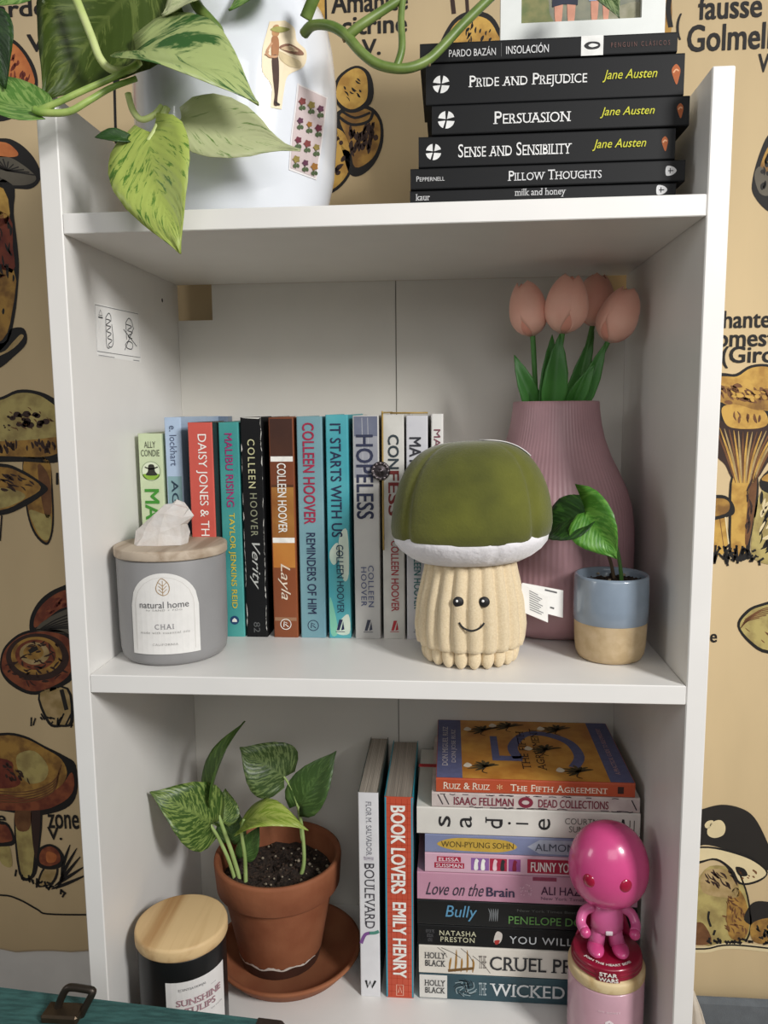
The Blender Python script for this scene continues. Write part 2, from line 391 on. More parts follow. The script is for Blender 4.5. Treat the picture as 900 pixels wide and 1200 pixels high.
def m_c(p):   # ochre warty cap and second cap with pale stem
    p.fill([(27, 536), (45, 538), (58, 540), (62, 575), (63, 615), (58, 636), (50, 637), (38, 622), (30, 592)], BK, 0)
    p.fill([(28.5, 536), (57, 540), (60, 575), (61, 612), (57, 633), (51, 634), (40, 620), (32, 592)], OC2, 1)
    p.fill([(34, 598), (50, 602), (60, 606), (58, 630), (50, 632), (41, 618)], KH, 2); p.fill([(44, 545), (58, 560), (60, 600), (52, 602)], BR, 2)
    p.fill([(-60, 470), (-6, 467), (20, 457), (42, 458), (62, 466), (85, 485), (90, 520), (70, 541), (30, 541), (-60, 535)], BK, 1)
    p.fill([(-58, 474), (-4, 470), (20, 461), (42, 462), (60, 472), (80, 490), (82, 512), (60, 520), (0, 520), (-58, 518)], KH, 2)
    p.fill([(-58, 516), (0, 517), (40, 515), (72, 512), (78, 522), (60, 534), (20, 535), (-58, 530)], OC2, 3)
    p.hatch([(-20, 515), (70, 512), (72, 532), (-20, 532)], DB, 30, 9, 3.4, 1.4, 4, rnd=rnd)
    for k in range(17): 
        x = 14+rnd.random()*42; y = 484+rnd.random()*18; r = 2.2+rnd.random()*1.8
        p.fill([(x+r*1.3*math.cos(t), y+r*math.sin(t)) for t in (0, 1.1, 2.2, 3.1, 4.2, 5.2)], DB, 3)
    p.hatch([(0, 490), (16, 484), (16, 508), (0, 508)], DB, 8, 3, 2, .5, 3, rnd=rnd); p.hatch([(10, 475), (62, 475), (66, 510), (10, 512)], BR, 18, 7, 1.4, .6, 3, rnd=rnd)
    p.fill([(-60, 545), (0, 543), (24, 550), (44, 562), (56, 572), (50, 580), (28, 594), (0, 604), (-60, 606)], BK, 4)
    p.fill([(-58, 549), (0, 547), (24, 554), (48, 571), (28, 586), (0, 598), (-58, 600)], OC2, 5); p.fill([(-58, 575), (6, 572), (30, 582), (0, 596), (-58, 598)], KH, 6)
    p.hatch([(-30, 550), (20, 554), (46, 570), (20, 585), (-30, 580)], DB, 36, 12, 2.8, .5, 7, rnd=rnd)
    p.stroke([(67, 554), (67, 568)], 3, BK, 2, smooth=False); p.stroke([(2, 604), (0, 634)], 2, BK, 2, smooth=False)
mushroom(m_c)
def m_d(p):   # red caps
    p.fill([(35, 740), (36, 722), (48, 702), (70, 688), (100, 684), (100, 746), (60, 744), (42, 744)], BK, 0)
    p.fill([(40, 735), (42, 720), (54, 704), (74, 692), (98, 690), (98, 705), (70, 714), (50, 730)], RD, 1); p.fill([(42, 738), (60, 722), (98, 710), (98, 742), (60, 740)], GY, 1)
    p.hatch([(44, 728), (60, 704), (98, 692), (98, 704), (60, 718)], MR, 26, 9, 3, 2.4, 2, rnd=rnd)
    for k in range(6): p.stroke([(46+k*2, 738), (66+k*3, 726+k*2), (98, 714+k*5)], 1.6, DK, 2)
    p.fill([(45, 812), (80, 806), (86, 846), (72, 852), (56, 848)], BK, 0); p.fill([(47, 812), (78, 808), (82, 845), (70, 849), (58, 845)], TN, 1); p.stroke([(72, 808), (78, 832)], 5, DK, 2, smooth=False)
    p.fill([(0, 775), (6, 757), (26, 741), (55, 737), (82, 744), (90, 770), (86, 795), (60, 810), (36, 814), (14, 804), (2, 790)], BK, 1)
    p.fill([(2, 775), (8, 759), (27, 744), (55, 740), (80, 748), (86, 770), (80, 792), (58, 806), (36, 810), (16, 800), (4, 788)], RD, 2)
    for k, s in enumerate((.84, .68, .54, .4, .27)):
        cx, cy = 44-k*1.2, 770-k*1.4
        p.fill([(cx+44*s*math.cos(t), cy+(33*s)*math.sin(t)) for t in np.linspace(0, 6.2, 11)[:-1]], [DB, OC2, RD, TN, OC2][k], 3+k)
    p.stroke([(34, 764), (44, 759)], 5, DK, 9, smooth=False)
    p.hatch([(4, 775), (30, 748), (80, 752), (82, 790), (40, 808), (10, 795)], DB, 60, 9, 2, .3, 8, 1.2, rnd=rnd)
    for k in range(14): x = 28+rnd.random()*58; p.stroke([(x, 836+rnd.random()*18), (x+rnd.uniform(-8, 8), 840+rnd.random()*14)], 2, BK, 3, smooth=False)
mushroom(m_d)
def m_e(p):   # big cap with small mushrooms and grass
    p.fill([(18, 945), (48, 945), (46, 1000), (40, 1028), (22, 1024)], BK, 0); p.fill([(19, 948), (44, 948), (40, 1000), (36, 1026), (24, 1020)], KH, 1)
    p.fill([(36, 950), (47, 950), (44, 1000), (40, 1000)], DB, 2); p.fill([(18, 950), (36, 950), (34, 972), (20, 972)], BR, 2)
    p.fill([(-60, 870), (0, 859), (28, 862), (52, 874), (76, 886), (89, 897), (90, 930), (76, 948), (40, 956), (0, 950), (-60, 946)], BK, 1)
    p.fill([(-60, 874), (0, 862), (28, 865), (52, 877), (72, 890), (78, 910), (60, 932), (30, 942), (0, 940), (-60, 935)], OC2, 2)
    p.fill([(-60, 925), (0, 930), (40, 936), (70, 922), (84, 905), (86, 926), (70, 942), (36, 950), (-60, 944)], RD, 3)
    p.fill([(20, 885), (40, 880), (56, 898), (52, 914), (34, 918), (22, 904)], KH, 4); p.fill([(-60, 885), (8, 890), (16, 905), (24, 918), (4, 924), (-60, 920)], MR, 4)
    for k in range(5): p.stroke([(-20, 926+k*3), (30, 928+k*3), (62, 916+k*3), (72-k, 896+k*3)], 1.4, BR, 5)
    p.hatch([(0, 888), (20, 900), (40, 918), (10, 926)], DB, 20, 7, 2.4, .9, 6, rnd=rnd)
    p.fill([(-8, 965), (8, 964), (17, 980), (16, 990), (2, 992), (-8, 990)], BK, 2); p.fill([(-8, 967), (7, 967), (14, 980), (12, 986), (-8, 986)], RD, 3); p.fill([(-5, 990), (10, 990), (14, 1015), (2, 1012)], KH, 1)
    p.fill([(43, 1004), (46, 994), (58, 989), (70, 995), (76, 1008), (68, 1018), (50, 1018), (43, 1012)], BK, 4); p.fill([(46, 1004), (50, 995), (60, 992), (69, 999), (70, 1010), (58, 1015), (48, 1012)], RD, 5); p.fill([(55, 998), (66, 1002), (64, 1010), (55, 1010)], OR, 6)
    p.fill([(52, 1016), (68, 1016), (64, 1034), (46, 1040), (44, 1032)], BK, 2); p.fill([(53, 1018), (66, 1018), (60, 1034), (46, 1037)], TN, 3)
    for a, b in (((66, 1042), (94, 1004)), ((68, 1040), (90, 994)), ((60, 1042), (100, 1026)), ((64, 1038), (98, 1016)), ((72, 1034), (82, 990))):
        p.stroke([a, ((a[0]+b[0])/2-3, (a[1]+b[1])/2+2), b], 4, BK, 4, taper=True)
    for k in range(26): x = 18+rnd.random()*62; p.stroke([(x, 1018+(x-18)*.35+rnd.random()*10), (x+rnd.uniform(-6, 6), 1022+(x-18)*.35+rnd.random()*10)], 2.4, BK, 4, smooth=False)
    p.stroke([(-60, 1052), (0, 1049), (22, 1054), (44, 1066), (55, 1071), (100, 1072), (130, 1071)], 2, BK, 1)
mushroom(m_e)
def m_f(p):   # ochre puffballs behind the white pot
    p.fill([(350, 190), (370, 150), (398, 148), (412, 168), (412, 200), (396, 222), (374, 230), (350, 226)], BK, 0)
    p.fill([(350, 192), (372, 152), (397, 151), (409, 169), (409, 199), (394, 219), (375, 226), (352, 222)], OC, 1)
    p.fill([(392, 140), (404, 126), (432, 124), (447, 140), (449, 166), (440, 190), (424, 205), (410, 204), (402, 180)], BK, 1)
    p.fill([(398, 140), (406, 130), (430, 128), (444, 142), (445, 165), (436, 186), (416, 196), (410, 170)], OC2, 2)
    p.hatch([(404, 140), (440, 140), (442, 165), (432, 190), (414, 192)], DB, 26, 14, 5, 1.7, 3, rnd=rnd)
    p.stroke([(396, 136), (412, 146), (432, 142), (438, 128)], 3.5, BK, 4); p.stroke([(400, 130), (416, 138), (434, 132)], 3, BK, 4)
    p.fill([(391, 112), (396, 90), (416, 77), (432, 84), (438, 104), (434, 122), (416, 132), (400, 128)], BK, 5)
    p.fill([(394, 112), (399, 92), (416, 80), (428, 86), (431, 104), (428, 119), (414, 128), (402, 124)], OC, 6)
    p.hatch([(398, 100), (414, 84), (428, 96), (426, 118), (404, 120)], BK, 12, 6, 1.8, .8, 7, rnd=rnd)
    p.hatch([(372, 165), (396, 155), (406, 175), (404, 200), (380, 220), (372, 215)], DB, 24, 10, 4, 2.2, 3, rnd=rnd)
mushroom(m_f)
def m_f2(p): p.stroke([(135, 45), (134, 90), (136, 172)], 3, BK, 1); p.stroke([(140, 45), (137, 100)], 5, BK, 1)
mushroom(m_f2)
def m_f3(p): p.fill([(366, -30), (382, -30), (384, 50), (370, 50)], BK, 0, False); p.fill([(368, -30), (380, -30), (381, 48), (371, 48)], OC, 1, False)
mushroom(m_f3)
def m_g(p):   # pale cap peeping out between the books and the photo frame
    p.fill([(520, 60), (526, 30), (546, 14), (572, 16), (586, 34), (590, 60)], BK, 0); p.fill([(523, 60), (530, 32), (548, 19), (570, 22), (582, 38), (586, 60)], OC, 1)
    p.hatch([(526, 44), (548, 20), (582, 36), (584, 56), (528, 56)], BK, 26, 7, 2.6, 1.9, 2, rnd=rnd)
    p.stroke([(532, 16), (528, -20)], 5, DB, 1, smooth=False); p.stroke([(548, 14), (546, -20)], 4, DB, 1, smooth=False)
mushroom(m_g)
def m_h(p):   # dark mushroom at the right edge, high
    p.fill([(884, 230), (882, 210), (892, 175), (904, 155), (930, 150), (940, 250), (905, 250)], BK, 0); p.fill([(889, 210), (894, 185), (906, 165), (925, 160), (925, 220), (898, 222)], OC2, 1)
    p.fill([(884, 205), (891, 195), (901, 208), (902, 228), (890, 226)], GY, 2); p.hatch([(888, 200), (905, 170), (922, 170), (922, 220), (892, 224)], DK, 14, 10, 4, 1.7, 3, rnd=rnd)
mushroom(m_h)
def m_h2(p): p.stroke([(786, -10), (783, 10), (786, 32)], 6, BK, 1); p.fill([(774, -10), (786, -10), (786, 40), (772, 40)], OC2, 0)
mushroom(m_h2)
def m_i(p):   # chanterelle
    p.fill([(820, 440), (846, 437), (862, 438), (880, 428), (905, 428), (935, 445), (940, 500), (820, 500)], BK, 0)
    p.fill([(822, 443), (848, 441), (864, 441), (881, 431), (904, 431), (930, 447), (930, 480), (886, 480), (860, 474), (822, 465)], OC, 1)
    p.fill([(830, 455), (850, 452), (872, 460), (900, 455), (925, 462), (925, 478), (880, 480), (850, 474)], OC2, 2)
    p.hatch([(830, 450), (925, 455), (925, 476), (850, 474)], BR, 44, 13, 4, .6, 3, .6, rnd=rnd); p.hatch([(850, 456), (900, 458), (900, 474), (860, 470)], OC, 10, 10, 4, .5, 4, rnd=rnd)
    p.fill([(846, 478), (862, 474), (884, 480), (896, 482), (900, 496), (888, 502), (862, 502), (850, 496)], OC, 3); p.hatch([(850, 480), (895, 484), (890, 498), (856, 498)], BR, 8, 9, 3, 1.4, 4, rnd=rnd)
    p.fill([(838, 492), (862, 502), (884, 502), (905, 496), (925, 500), (898, 545), (885, 562), (860, 562), (850, 545), (838, 530)], DB, 2)
    for k in range(16):
        t = k/15; p.stroke([(838+t*82, 500+6*math.sin(t*3)), (852+t*46, 535), (862+t*22, 566)], 2.6, [BR, OC, TN][k % 3], 5, taper=True)
    p.fill([(858, 556), (886, 554), (888, 590), (880, 630), (876, 655), (856, 652), (854, 610)], BK, 3); p.fill([(860, 556), (883, 554), (882, 590), (875, 632), (872, 650), (858, 648), (857, 610)], OC, 4)
    p.fill([(880, 556), (887, 560), (884, 600), (877, 636), (873, 630)], BR, 5); p.hatch([(874, 560), (884, 560), (878, 630), (872, 630)], DB, 10, 14, 2.4, 1.7, 6, rnd=rnd)
    p.fill([(820, 585), (846, 580), (858, 588), (861, 600), (852, 606), (820, 610)], BK, 5); p.fill([(820, 588), (845, 584), (855, 590), (850, 602), (820, 606)], OC2, 6)
    p.fill([(820, 606), (848, 604), (853, 640), (840, 652), (820, 648)], OC, 4); p.stroke([(850, 606), (854, 638)], 6, CRM, 6, taper=True); p.stroke([(843, 604), (848, 640)], 3, BR, 5, taper=True)
    p.fill([(890, 565), (905, 548), (930, 545), (930, 575), (900, 578)], BK, 5); p.fill([(893, 563), (906, 552), (930, 550), (930, 565)], OC, 6)
    p.fill([(893, 575), (930, 572), (930, 655), (885, 656), (882, 620)], KH, 3); p.hatch([(890, 575), (928, 575), (928, 652), (886, 652)], BK, 30, 20, 3, 2.1, 4, .5, rnd=rnd); p.hatch([(890, 575), (928, 575), (928, 652), (886, 652)], CRM, 12, 18, 4, 2.1, 5, .5, rnd=rnd)
    for k in range(40): x = 832+rnd.random()*60; p.stroke([(x, 638+rnd.random()*22), (x+rnd.uniform(-7, 7), 642+rnd.random()*22)], 2.6, BK, 7, smooth=False)
mushroom(m_i)
def m_j(p):   # lone ochre cap
    p.fill([(864, 734), (872, 718), (890, 708), (930, 704), (940, 760), (900, 766), (878, 754)], BK, 0); p.fill([(867, 734), (875, 720), (891, 711), (930, 707), (936, 756), (900, 762), (880, 751)], KH, 1)
    for k in range(6): p.stroke([(868+k, 736-k*2), (876+k*4, 728-k*3), (890+k*8, 724-k*3)], 1.2, BR, 2)
    p.hatch([(870, 735), (930, 740), (930, 758), (900, 760)], BR, 10, 8, 1.6, .6, 2, rnd=rnd)
mushroom(m_j)
def m_k(p):   # black capped mushroom, bottom right
    p.fill([(812, 1062), (814, 1040), (832, 1015), (866, 1022), (876, 1052), (879, 1085), (872, 1104), (820, 1106)], KH, 0)
    p.fill([(826, 1020), (860, 1022), (866, 1042), (862, 1052), (824, 1046)], TN, 1); p.fill([(862, 1040), (874, 1056), (878, 1085), (870, 1102), (854, 1096), (852, 1060)], OC2, 1); p.fill([(812, 1085), (824, 1082), (834, 1104), (812, 1106)], BR, 1)
    p.hatch([(826, 1018), (862, 1020), (866, 1044), (826, 1040)], DB, 24, 11, 2, .9, 2, .3, rnd=rnd); p.hatch([(852, 1045), (874, 1060), (874, 1096), (842, 1098), (846, 1060)], BR, 36, 8, 2, 1.0, 2, .9, rnd=rnd)
    p.stroke([(831, 1068), (830, 1076), (833, 1086)], 2.6, BK, 3); p.stroke([(838, 1090), (836, 1096)], 2.6, BK, 3, smooth=False)
    p.stroke([(866, 1022), (876, 1050), (880, 1085), (874, 1104)], 2, BK, 3)
    p.fill([(800, 996), (830, 992), (862, 998), (884, 1006), (900, 1022), (888, 1034), (866, 1036), (850, 1015), (836, 1008), (820, 1012), (800, 1016)], BK, 2)
    p.fill([(800, 998), (830, 994), (862, 1001), (884, 1010), (898, 1023), (886, 1032), (868, 1034), (858, 1018), (840, 1006), (820, 1009), (800, 1012)], CRM, 3)
    p.hatch([(864, 1018), (890, 1018), (886, 1030), (868, 1030)], BR, 9, 4, 2, .8, 4, rnd=rnd); p.fill([(862, 1016), (872, 1018), (876, 1026), (866, 1026)], BK, 4)
    p.fill([(800, 958), (824, 948), (846, 943), (868, 947), (884, 958), (898, 984), (908, 1012), (900, 1020), (880, 1004), (850, 995), (825, 990), (800, 996)], DK, 5)
    p.fill([(829, 972), (834, 964), (844, 961), (850, 968), (848, 978), (838, 982), (830, 979)], CRM, 6); p.fill([(826, 966), (830, 962), (836, 962), (832, 970), (827, 970)], CRM, 6)
    p.fill([(872, 1078), (880, 1060), (893, 1056), (915, 1062), (920, 1080), (890, 1086)], DK, 3); p.fill([(880, 1084), (898, 1076), (915, 1080), (910, 1104), (884, 1104)], OC2, 4); p.hatch([(882, 1084), (912, 1080), (908, 1102), (884, 1102)], DK, 14, 8, 2.6, 1.1, 5, .6, rnd=rnd)
    for k in range(30): x = 822+rnd.random()*85; p.stroke([(x, 1098+rnd.random()*8), (x+rnd.uniform(-7, 7), 1101+rnd.random()*6)], 2.6, BK, 6, smooth=False)
    p.stroke([(790, 1112), (826, 1113), (846, 1109), (870, 1109), (915, 1114)], 7, CRM, 5); p.stroke([(790, 1111), (826, 1112), (846, 1108), (870, 1108), (915, 1113)], 2, BK, 6)
mushroom(m_k)
# the same motifs go on across the cloth beside the parts the bookcase leaves open
for fn, dx, dz in ((m_b, -.30, .02), (m_c, -.28, -.03), (m_e, -.30, .04), (m_a, -.27, -.02), (m_i, .24, -.06), (m_k, .26, .05), (m_j, .17, .12), (m_h, .15, -.05), (m_f, .66, .03), (m_c, 1.22, -.16), (m_d, 1.14, .26)):
    p = Print(lambda u, v, l=0, dx=dx, dz=dz: at(u, v, Y=YT-.0004-.00007*l)+Vector((dx, 0, dz))); fn(p); p.build('mushroom_print', tp)
def tname(body, u0, v0, u1, v1, bold=.022, sp=1.0):
    PP = lambda a, b, l=0: (a, YT-.0004-.0001*l, b)
    text(tp, 'mushroom_name', body, BK, PP, rect_px(YT-.002, u0, v0, u1, v1), bold, space=sp)
tname('bâtarde', -48, 0, 54, 20); tname('V.', 31, 39, 58, 60)
tname('Amanite', 388, -12, 478, 13); tname('citrine', 400, 18, 477, 39); tname('V.', 424, 45, 446, 64)
tname('fausse', 819, -8, 894, 21); tname('Golmelle', 806, 26, 921, 58); tname('V.', 889, 62, 906, 84); tname('(', 793, 15, 799, 46)
tname('Chanterelle', 830, 363, 950, 384); tname('comestible', 828, 385, 948, 406); tname('(Girolle)', 846, 405, 944, 431)
tname('zone', 55.5, 955, 92, 972); tname('V.', 55, 970, 72, 985); tname('Lactaire', -68, 950, 6, 966); tname('laiteuse', 786, 738, 841, 753)

# ================================================================ books
def page_mat(hexc, axis):
    key = ('pages', hexc, axis)
    if key in MATS: return MATS[key]
    m = bpy.data.materials.new('page_edges'); m.use_nodes = True; nt = m.node_tree; b = nt.nodes['Principled BSDF']
    tc = nt.nodes.new('ShaderNodeTexCoord'); mp = nt.nodes.new('ShaderNodeMapping'); nt.links.new(tc.outputs['Object'], mp.inputs[0])
    sc3 = [6, 6, 6]; sc3['XYZ'.index(axis)] = 1500; mp.inputs['Scale'].default_value = sc3
    nz = nt.nodes.new('ShaderNodeTexNoise'); nz.inputs['Scale'].default_value = 1; nz.inputs['Detail'].default_value = 3; nt.links.new(mp.outputs[0], nz.inputs[0])
    rp = nt.nodes.new('ShaderNodeValToRGB'); c = lin(hexc)
    rp.color_ramp.elements[0].color = tuple(x*.55 for x in c[:3])+(1,); rp.color_ramp.elements[1].color = c
    rp.color_ramp.elements[0].position = .3; rp.color_ramp.elements[1].position = .6
    nt.links.new(nz.outputs[0], rp.inputs[0]); nt.links.new(rp.outputs[0], b.inputs['Base Color']); b.inputs['Roughness'].default_value = .9
    bp = nt.nodes.new('ShaderNodeBump'); bp.inputs['Distance'].default_value = .0004; nt.links.new(nz.outputs[0], bp.inputs['Height']); nt.links.new(bp.outputs[0], b.inputs['Normal'])
    MATS[key] = m; return m
def book(label, cover, x0, x1, y0, depth, z0, z1, upright, pages='D8CFBB', yaw=0, group=None, board=None, rad=.0012):
    """a paperback: cover wrapped round the page block, spine towards the room"""
    t = thing('book', label, 'book', ((x0+x1)/2, y0+depth/2, z0), group)
    A = (x1-x0) if upright else (z1-z0); H = (z1-z0) if upright else (x1-x0); th = .0007; r = min(rad, A*.2)
    def arc(cx, cy, rr, a0, a1): return [(cx+rr*math.cos(a0+(a1-a0)*k/3), cy+rr*math.sin(a0+(a1-a0)*k/3)) for k in range(4)]
    out = [(0, depth)]+arc(r, r, r, math.pi, 1.5*math.pi)+arc(A-r, r, r, 1.5*math.pi, 2*math.pi)+[(A, depth)]
    ri = max(r-th, .0002)
    inn = [(th, depth)]+arc(th+ri, th+ri, ri, math.pi, 1.5*math.pi)+arc(A-th-ri, th+ri, ri, 1.5*math.pi, 2*math.pi)+[(A-th, depth)]
    n = len(out); cx, cy = (x0+x1)/2, y0+depth/2
    def mp(a, b, c):
        v = (x0+a, y0+b, z0+c) if upright else (x0+c, y0+b, z0+a)
        return rot_pts([v], (cx, cy), yaw)[0] if yaw else v
    V = [mp(a, b, c) for c in (0, H) for a, b in out+inn]; m2 = 2*n; Fs = []
    for i in range(n-1):
        Fs += [(i, i+1, m2+i+1, m2+i), (n+i+1, n+i, m2+n+i, m2+n+i+1), (i+1, i, n+i, n+i+1), (m2+i, m2+i+1, m2+n+i+1, m2+n+i)]
    for i in (0, n-1): Fs.append((i, n+i, m2+n+i, m2+i))
    mi = []
    if board:
        for i in range(n-1): mi += [1 if i in (0, n-2) else 0]*4
        mi += [1, 1]
    obj('cover', V, Fs, [cover, board] if board else cover, t, False, mi or None)
    b = MB(); e = .0009
    b.add([mp(a, bb, c) for a in (th+.0002, A-th-.0002) for bb in (th+ri, depth-.0025) for c in (e, H-e)], [(0, 1, 3, 2), (4, 6, 7, 5), (0, 4, 5, 1), (2, 3, 7, 6), (0, 2, 6, 4), (1, 5, 7, 3)])
    b.build('pages', page_mat(pages, 'X' if upright else 'Z'), t, False)
    t['_f'] = 0
    def S(a, b, l=0):     # spine surface, 2D = (x, z)
        v = (a, y0-.00015*(l+1), b)
        return rot_pts([v], (cx, cy), yaw)[0] if yaw else v
    del t['_f']
    return t, S
cov = lambda h, r=.42, **k: mat(h, r, k.pop('var', .04), k.pop('scale', 45), **k)
YB = .12
def spine_x(ub, ut, vb=746, vt=490, Y=YB):
    return (at(ub, vb, Y=Y).x+at(ut, vt, Y=Y).x)/2
def vbook(label, cover, l, r, vtop, Y=YB, depth=.135, **k):
    x0 = spine_x(*l, Y=Y)+.0004; x1 = spine_x(*r, Y=Y)-.0004
    zt = at((l[1]+r[1])/2, vtop, Y=Y).z
    t, S = book(label, cover, x0, x1, Y, depth, .0002, zt, True, group='books standing on the middle shelf', **k)
    return t, S, x0, x1, Y, zt
def vtext(B, name, body, m, v0, v1, cx=.5, frac=.55, **k):
    """lettering running down the spine between image rows v0 and v1"""
    t, S, x0, x1, Y, zt = B; u = 300+((x0+x1)/2-.2)*800
    za = at(u, v0, Y=Y).z; zb = at(u, v1, Y=Y).z
    return text(t, name, body, m, S, (x0+(x1-x0)*cx, (za+zb)/2, (x1-x0)*frac, za-zb), rot=1, **k)
def vband(B, name, v0, v1, m, a0=.0, a1=1.0, layer=-.4, wob=0):
    t, S, x0, x1, Y, zt = B
    za = min(zt-.0003, at(300, v0, Y=Y).z); zb = max(.0006, at(300, v1, Y=Y).z); p = Print(S)
    e = .0013*(a0 == 0); f = .0013*(a1 == 1); w = x1-x0
    p.fill([(x0+w*a0+e, za), (x0+w*a1-f, za+wob), (x0+w*a1-f, zb), (x0+w*a0+e, zb-wob)], m, layer, False); return p.build(name, t)
wht = ink('EFEDE6'); navy = ink('20294A')
# pale green
B = vbook('pale green paperback by ALLY CONDIE with a bubble picture on its spine', cov('C5D2AC'), (172, 160), (199, 190), 508, Y=.118)
t, S, x0, x1, Y, zt = B
text(t, 'author_lettering', 'ALLY\nCONDIE', ink('4A4E3E'), S, ((x0+x1)/2, at(176, 526, Y=Y).z, (x1-x0)*.78, .0145))
p = Print(S); c = at(176, 552, Y=Y); cx = (x0+x1)/2; R0 = .0092
ring = [(cx+R0*math.cos(a), c.z+R0*math.sin(a)) for a in np.linspace(0, 6.283, 15)[:-1]]
p.fill(ring, mat('D9E2C6', .4, .03), 0).stroke(ring, .0007, ink('8FA07C'), 1, True)
p.fill([(cx-.008, c.z-.003), (cx+.008, c.z-.003), (cx+.005, c.z-.008), (cx-.005, c.z-.008)], mat('8DB63F', .5, .1), 1)
p.fill([(cx-.002, c.z+.006), (cx+.003, c.z+.006), (cx+.004, c.z), (cx+.006, c.z-.004), (cx-.005, c.z-.004), (cx-.003, c.z)], ink('2B2B22'), 2)
p.stroke([(cx-.006, c.z+.004), (cx, c.z+.002), (cx+.007, c.z+.004)], .0012, ink('2B2B22'), 2); p.build('bubble_picture', t)
vtext(B, 'title_lettering', 'MATCHED', ink('3F8C2E'), 573, 690, frac=.62, bold=.02)
# light blue
B = vbook('light blue paperback by e. lockhart next to the pale green book', cov('AFC3DB'), (203, 191.5), (222, 213), 489, Y=.118)
vband(B, 'lower_band', 558, 742, cov('86A9AE'))
vtext(B, 'author_lettering', 'e. lockhart', ink('46526E'), 499, 546, frac=.42); vtext(B, 'title_lettering', 'AGAIN AGAIN', ink('23384A'), 563, 690, frac=.4, bold=.01)
# coral red, pulled forward
B = vbook('coral red paperback titled DAISY JONES, pulled forward of its row', cov('CC5A4E'), (229, 219), (257, 249.5), 495, Y=.102, depth=.12, board=cov('1B1719'))
vtext(B, 'title_lettering', 'DAISY JONES & THE SIX', wht, 509, 660, cx=.52, frac=.46)
# teal
B = vbook('teal paperback titled MALIBU RISING with magenta and yellow lettering', cov('38918F', hex2='55A7A0', scale=14), (263.5, 255), (286, 281), 495)
vtext(B, 'title_lettering', 'MALIBU RISING', ink('A3286F'), 508, 594, cx=.5, frac=.38, bold=.012); vtext(B, 'author_lettering', 'TAYLOR JENKINS REID', ink('D9C23A'), 601, 712, cx=.5, frac=.36, bold=.008)
def logo_round(B, v, m1, m2, r=.0045):
    t, S, x0, x1, Y, zt = B; cx = (x0+x1)/2; z = at(300, v, Y=Y).z; p = Print(S)
    p.fill([(cx+r*math.cos(a), z+r*math.sin(a)) for a in np.linspace(0, 6.283, 13)[:-1]], m1, 1)
    p.fill([(cx-r*.55, z-r*.4), (cx+r*.55, z-r*.4), (cx+r*.5, z+r*.1), (cx, z+r*.55), (cx-r*.5, z+r*.1)], m2, 2, False); p.build('publisher_logo', t)
logo_round(B, 727, ink('17406B'), wht)
def wear(B, m, n, seed):
    t, S, x0, x1, Y, zt = B; r = random.Random(seed); p = Print(S)
    for k in range(n):
        x = x0+.0005 if r.random() < .35 else x1-.0006; z = r.uniform(.004, zt-.006); l = r.uniform(.003, .02); w = r.uniform(.0003, .0012)
        s = 1 if x < (x0+x1)/2 else -1
        p.fill([(x, z), (x+s*w, z+l*.3), (x+s*w*.6, z+l*.7), (x, min(zt-.001, z+l))], m, 0, False)
    p.fill([(x0+.001, zt-.0002), (x1-.001, zt-.0002), (x1-.003, zt-.0016), (x0+.005, zt-.0008)], m, 0, False); o = p.build('worn_edges', t); o['kind'] = 'stuff'
B = vbook('black paperback with scuffed white edges titled Verity', cov('0C0D0F', .6, spec=.3), (287.5, 282), (312.5, 309), 489)
vtext(B, 'author_lettering', 'COLLEEN', ink('C9C79A'), 515, 572, cx=.48, frac=.33, bold=.006, space=1.25); vtext(B, 'author_lettering', 'HOOVER', ink('8C8F76'), 578, 628, cx=.52, frac=.33, bold=.006, space=1.25)
vtext(B, 'title_lettering', 'Verity', ink('B9BBB6'), 636, 690, cx=.5, frac=.5, shear=.45); wear(B, ink('D5D3CC'), 46, 3)
vtext(B, 'publisher_mark', '82', ink('5A5C5C'), 728, 740, frac=.3)
# brown
B = vbook('brown and gold paperback titled Layla', cov('6B3A22', hex2='8A4A28', scale=9, stretch=(1, 1, .4)), (321, 313.5), (348.7, 345.5), 489)
vband(B, 'dark_band', 491, 536, cov('3A211A', hex2='57331F', scale=12)); vband(B, 'gold_band', 570, 660, cov('B5803A', hex2='8E5526', scale=16)); vband(B, 'amber_band', 630, 665, cov('B86E2E', hex2='C98B3F', scale=16), layer=-.2)
for v in (535, 630): vband(B, 'white_stripe', v, v+6, wht, layer=0)
vband(B, 'stripe', 568, 571, cov('5A341C'), layer=0); vband(B, 'stripe', 723, 727, cov('9B7255'), layer=0)
vtext(B, 'author_lettering', 'COLLEEN HOOVER', wht, 543, 624, cx=.48, frac=.36, bold=.012); vtext(B, 'title_lettering', 'Layla', ink('E4D3BD'), 660, 702, cx=.48, frac=.5, shear=.4)
def logo_ring(B, v, m, r=.0052):
    t, S, x0, x1, Y, zt = B; cx = (x0+x1)/2; z = at(300, v, Y=Y).z; p = Print(S)
    p.stroke([(cx+r*math.cos(a), z+r*math.sin(a)) for a in np.linspace(0, 6.283, 15)[:-1]], .0007, m, 1, True)
    p.stroke([(cx-r*.4, z-r*.5), (cx-r*.3, z+r*.5), (cx+r*.3, z+r*.2), (cx-r*.1, z), (cx+r*.5, z-r*.5)], .0009, m, 1, False, False); p.build('publisher_logo', t)
logo_ring(B, 731, wht)
# grey teal
B = vbook('grey-blue paperback titled REMINDERS OF HIM with crimson author name', cov('7FA5AC', hex2='6C97A3', scale=10), (352.5, 346.5), (381, 379), 488)
vtext(B, 'author_lettering', 'COLLEEN HOOVER', ink('A32346'), 496, 614, cx=.46, frac=.46, bold=.02); vtext(B, 'title_lettering', 'REMINDERS OF HIM', navy, 624, 718, cx=.48, frac=.36, bold=.012); logo_ring(B, 732, navy)
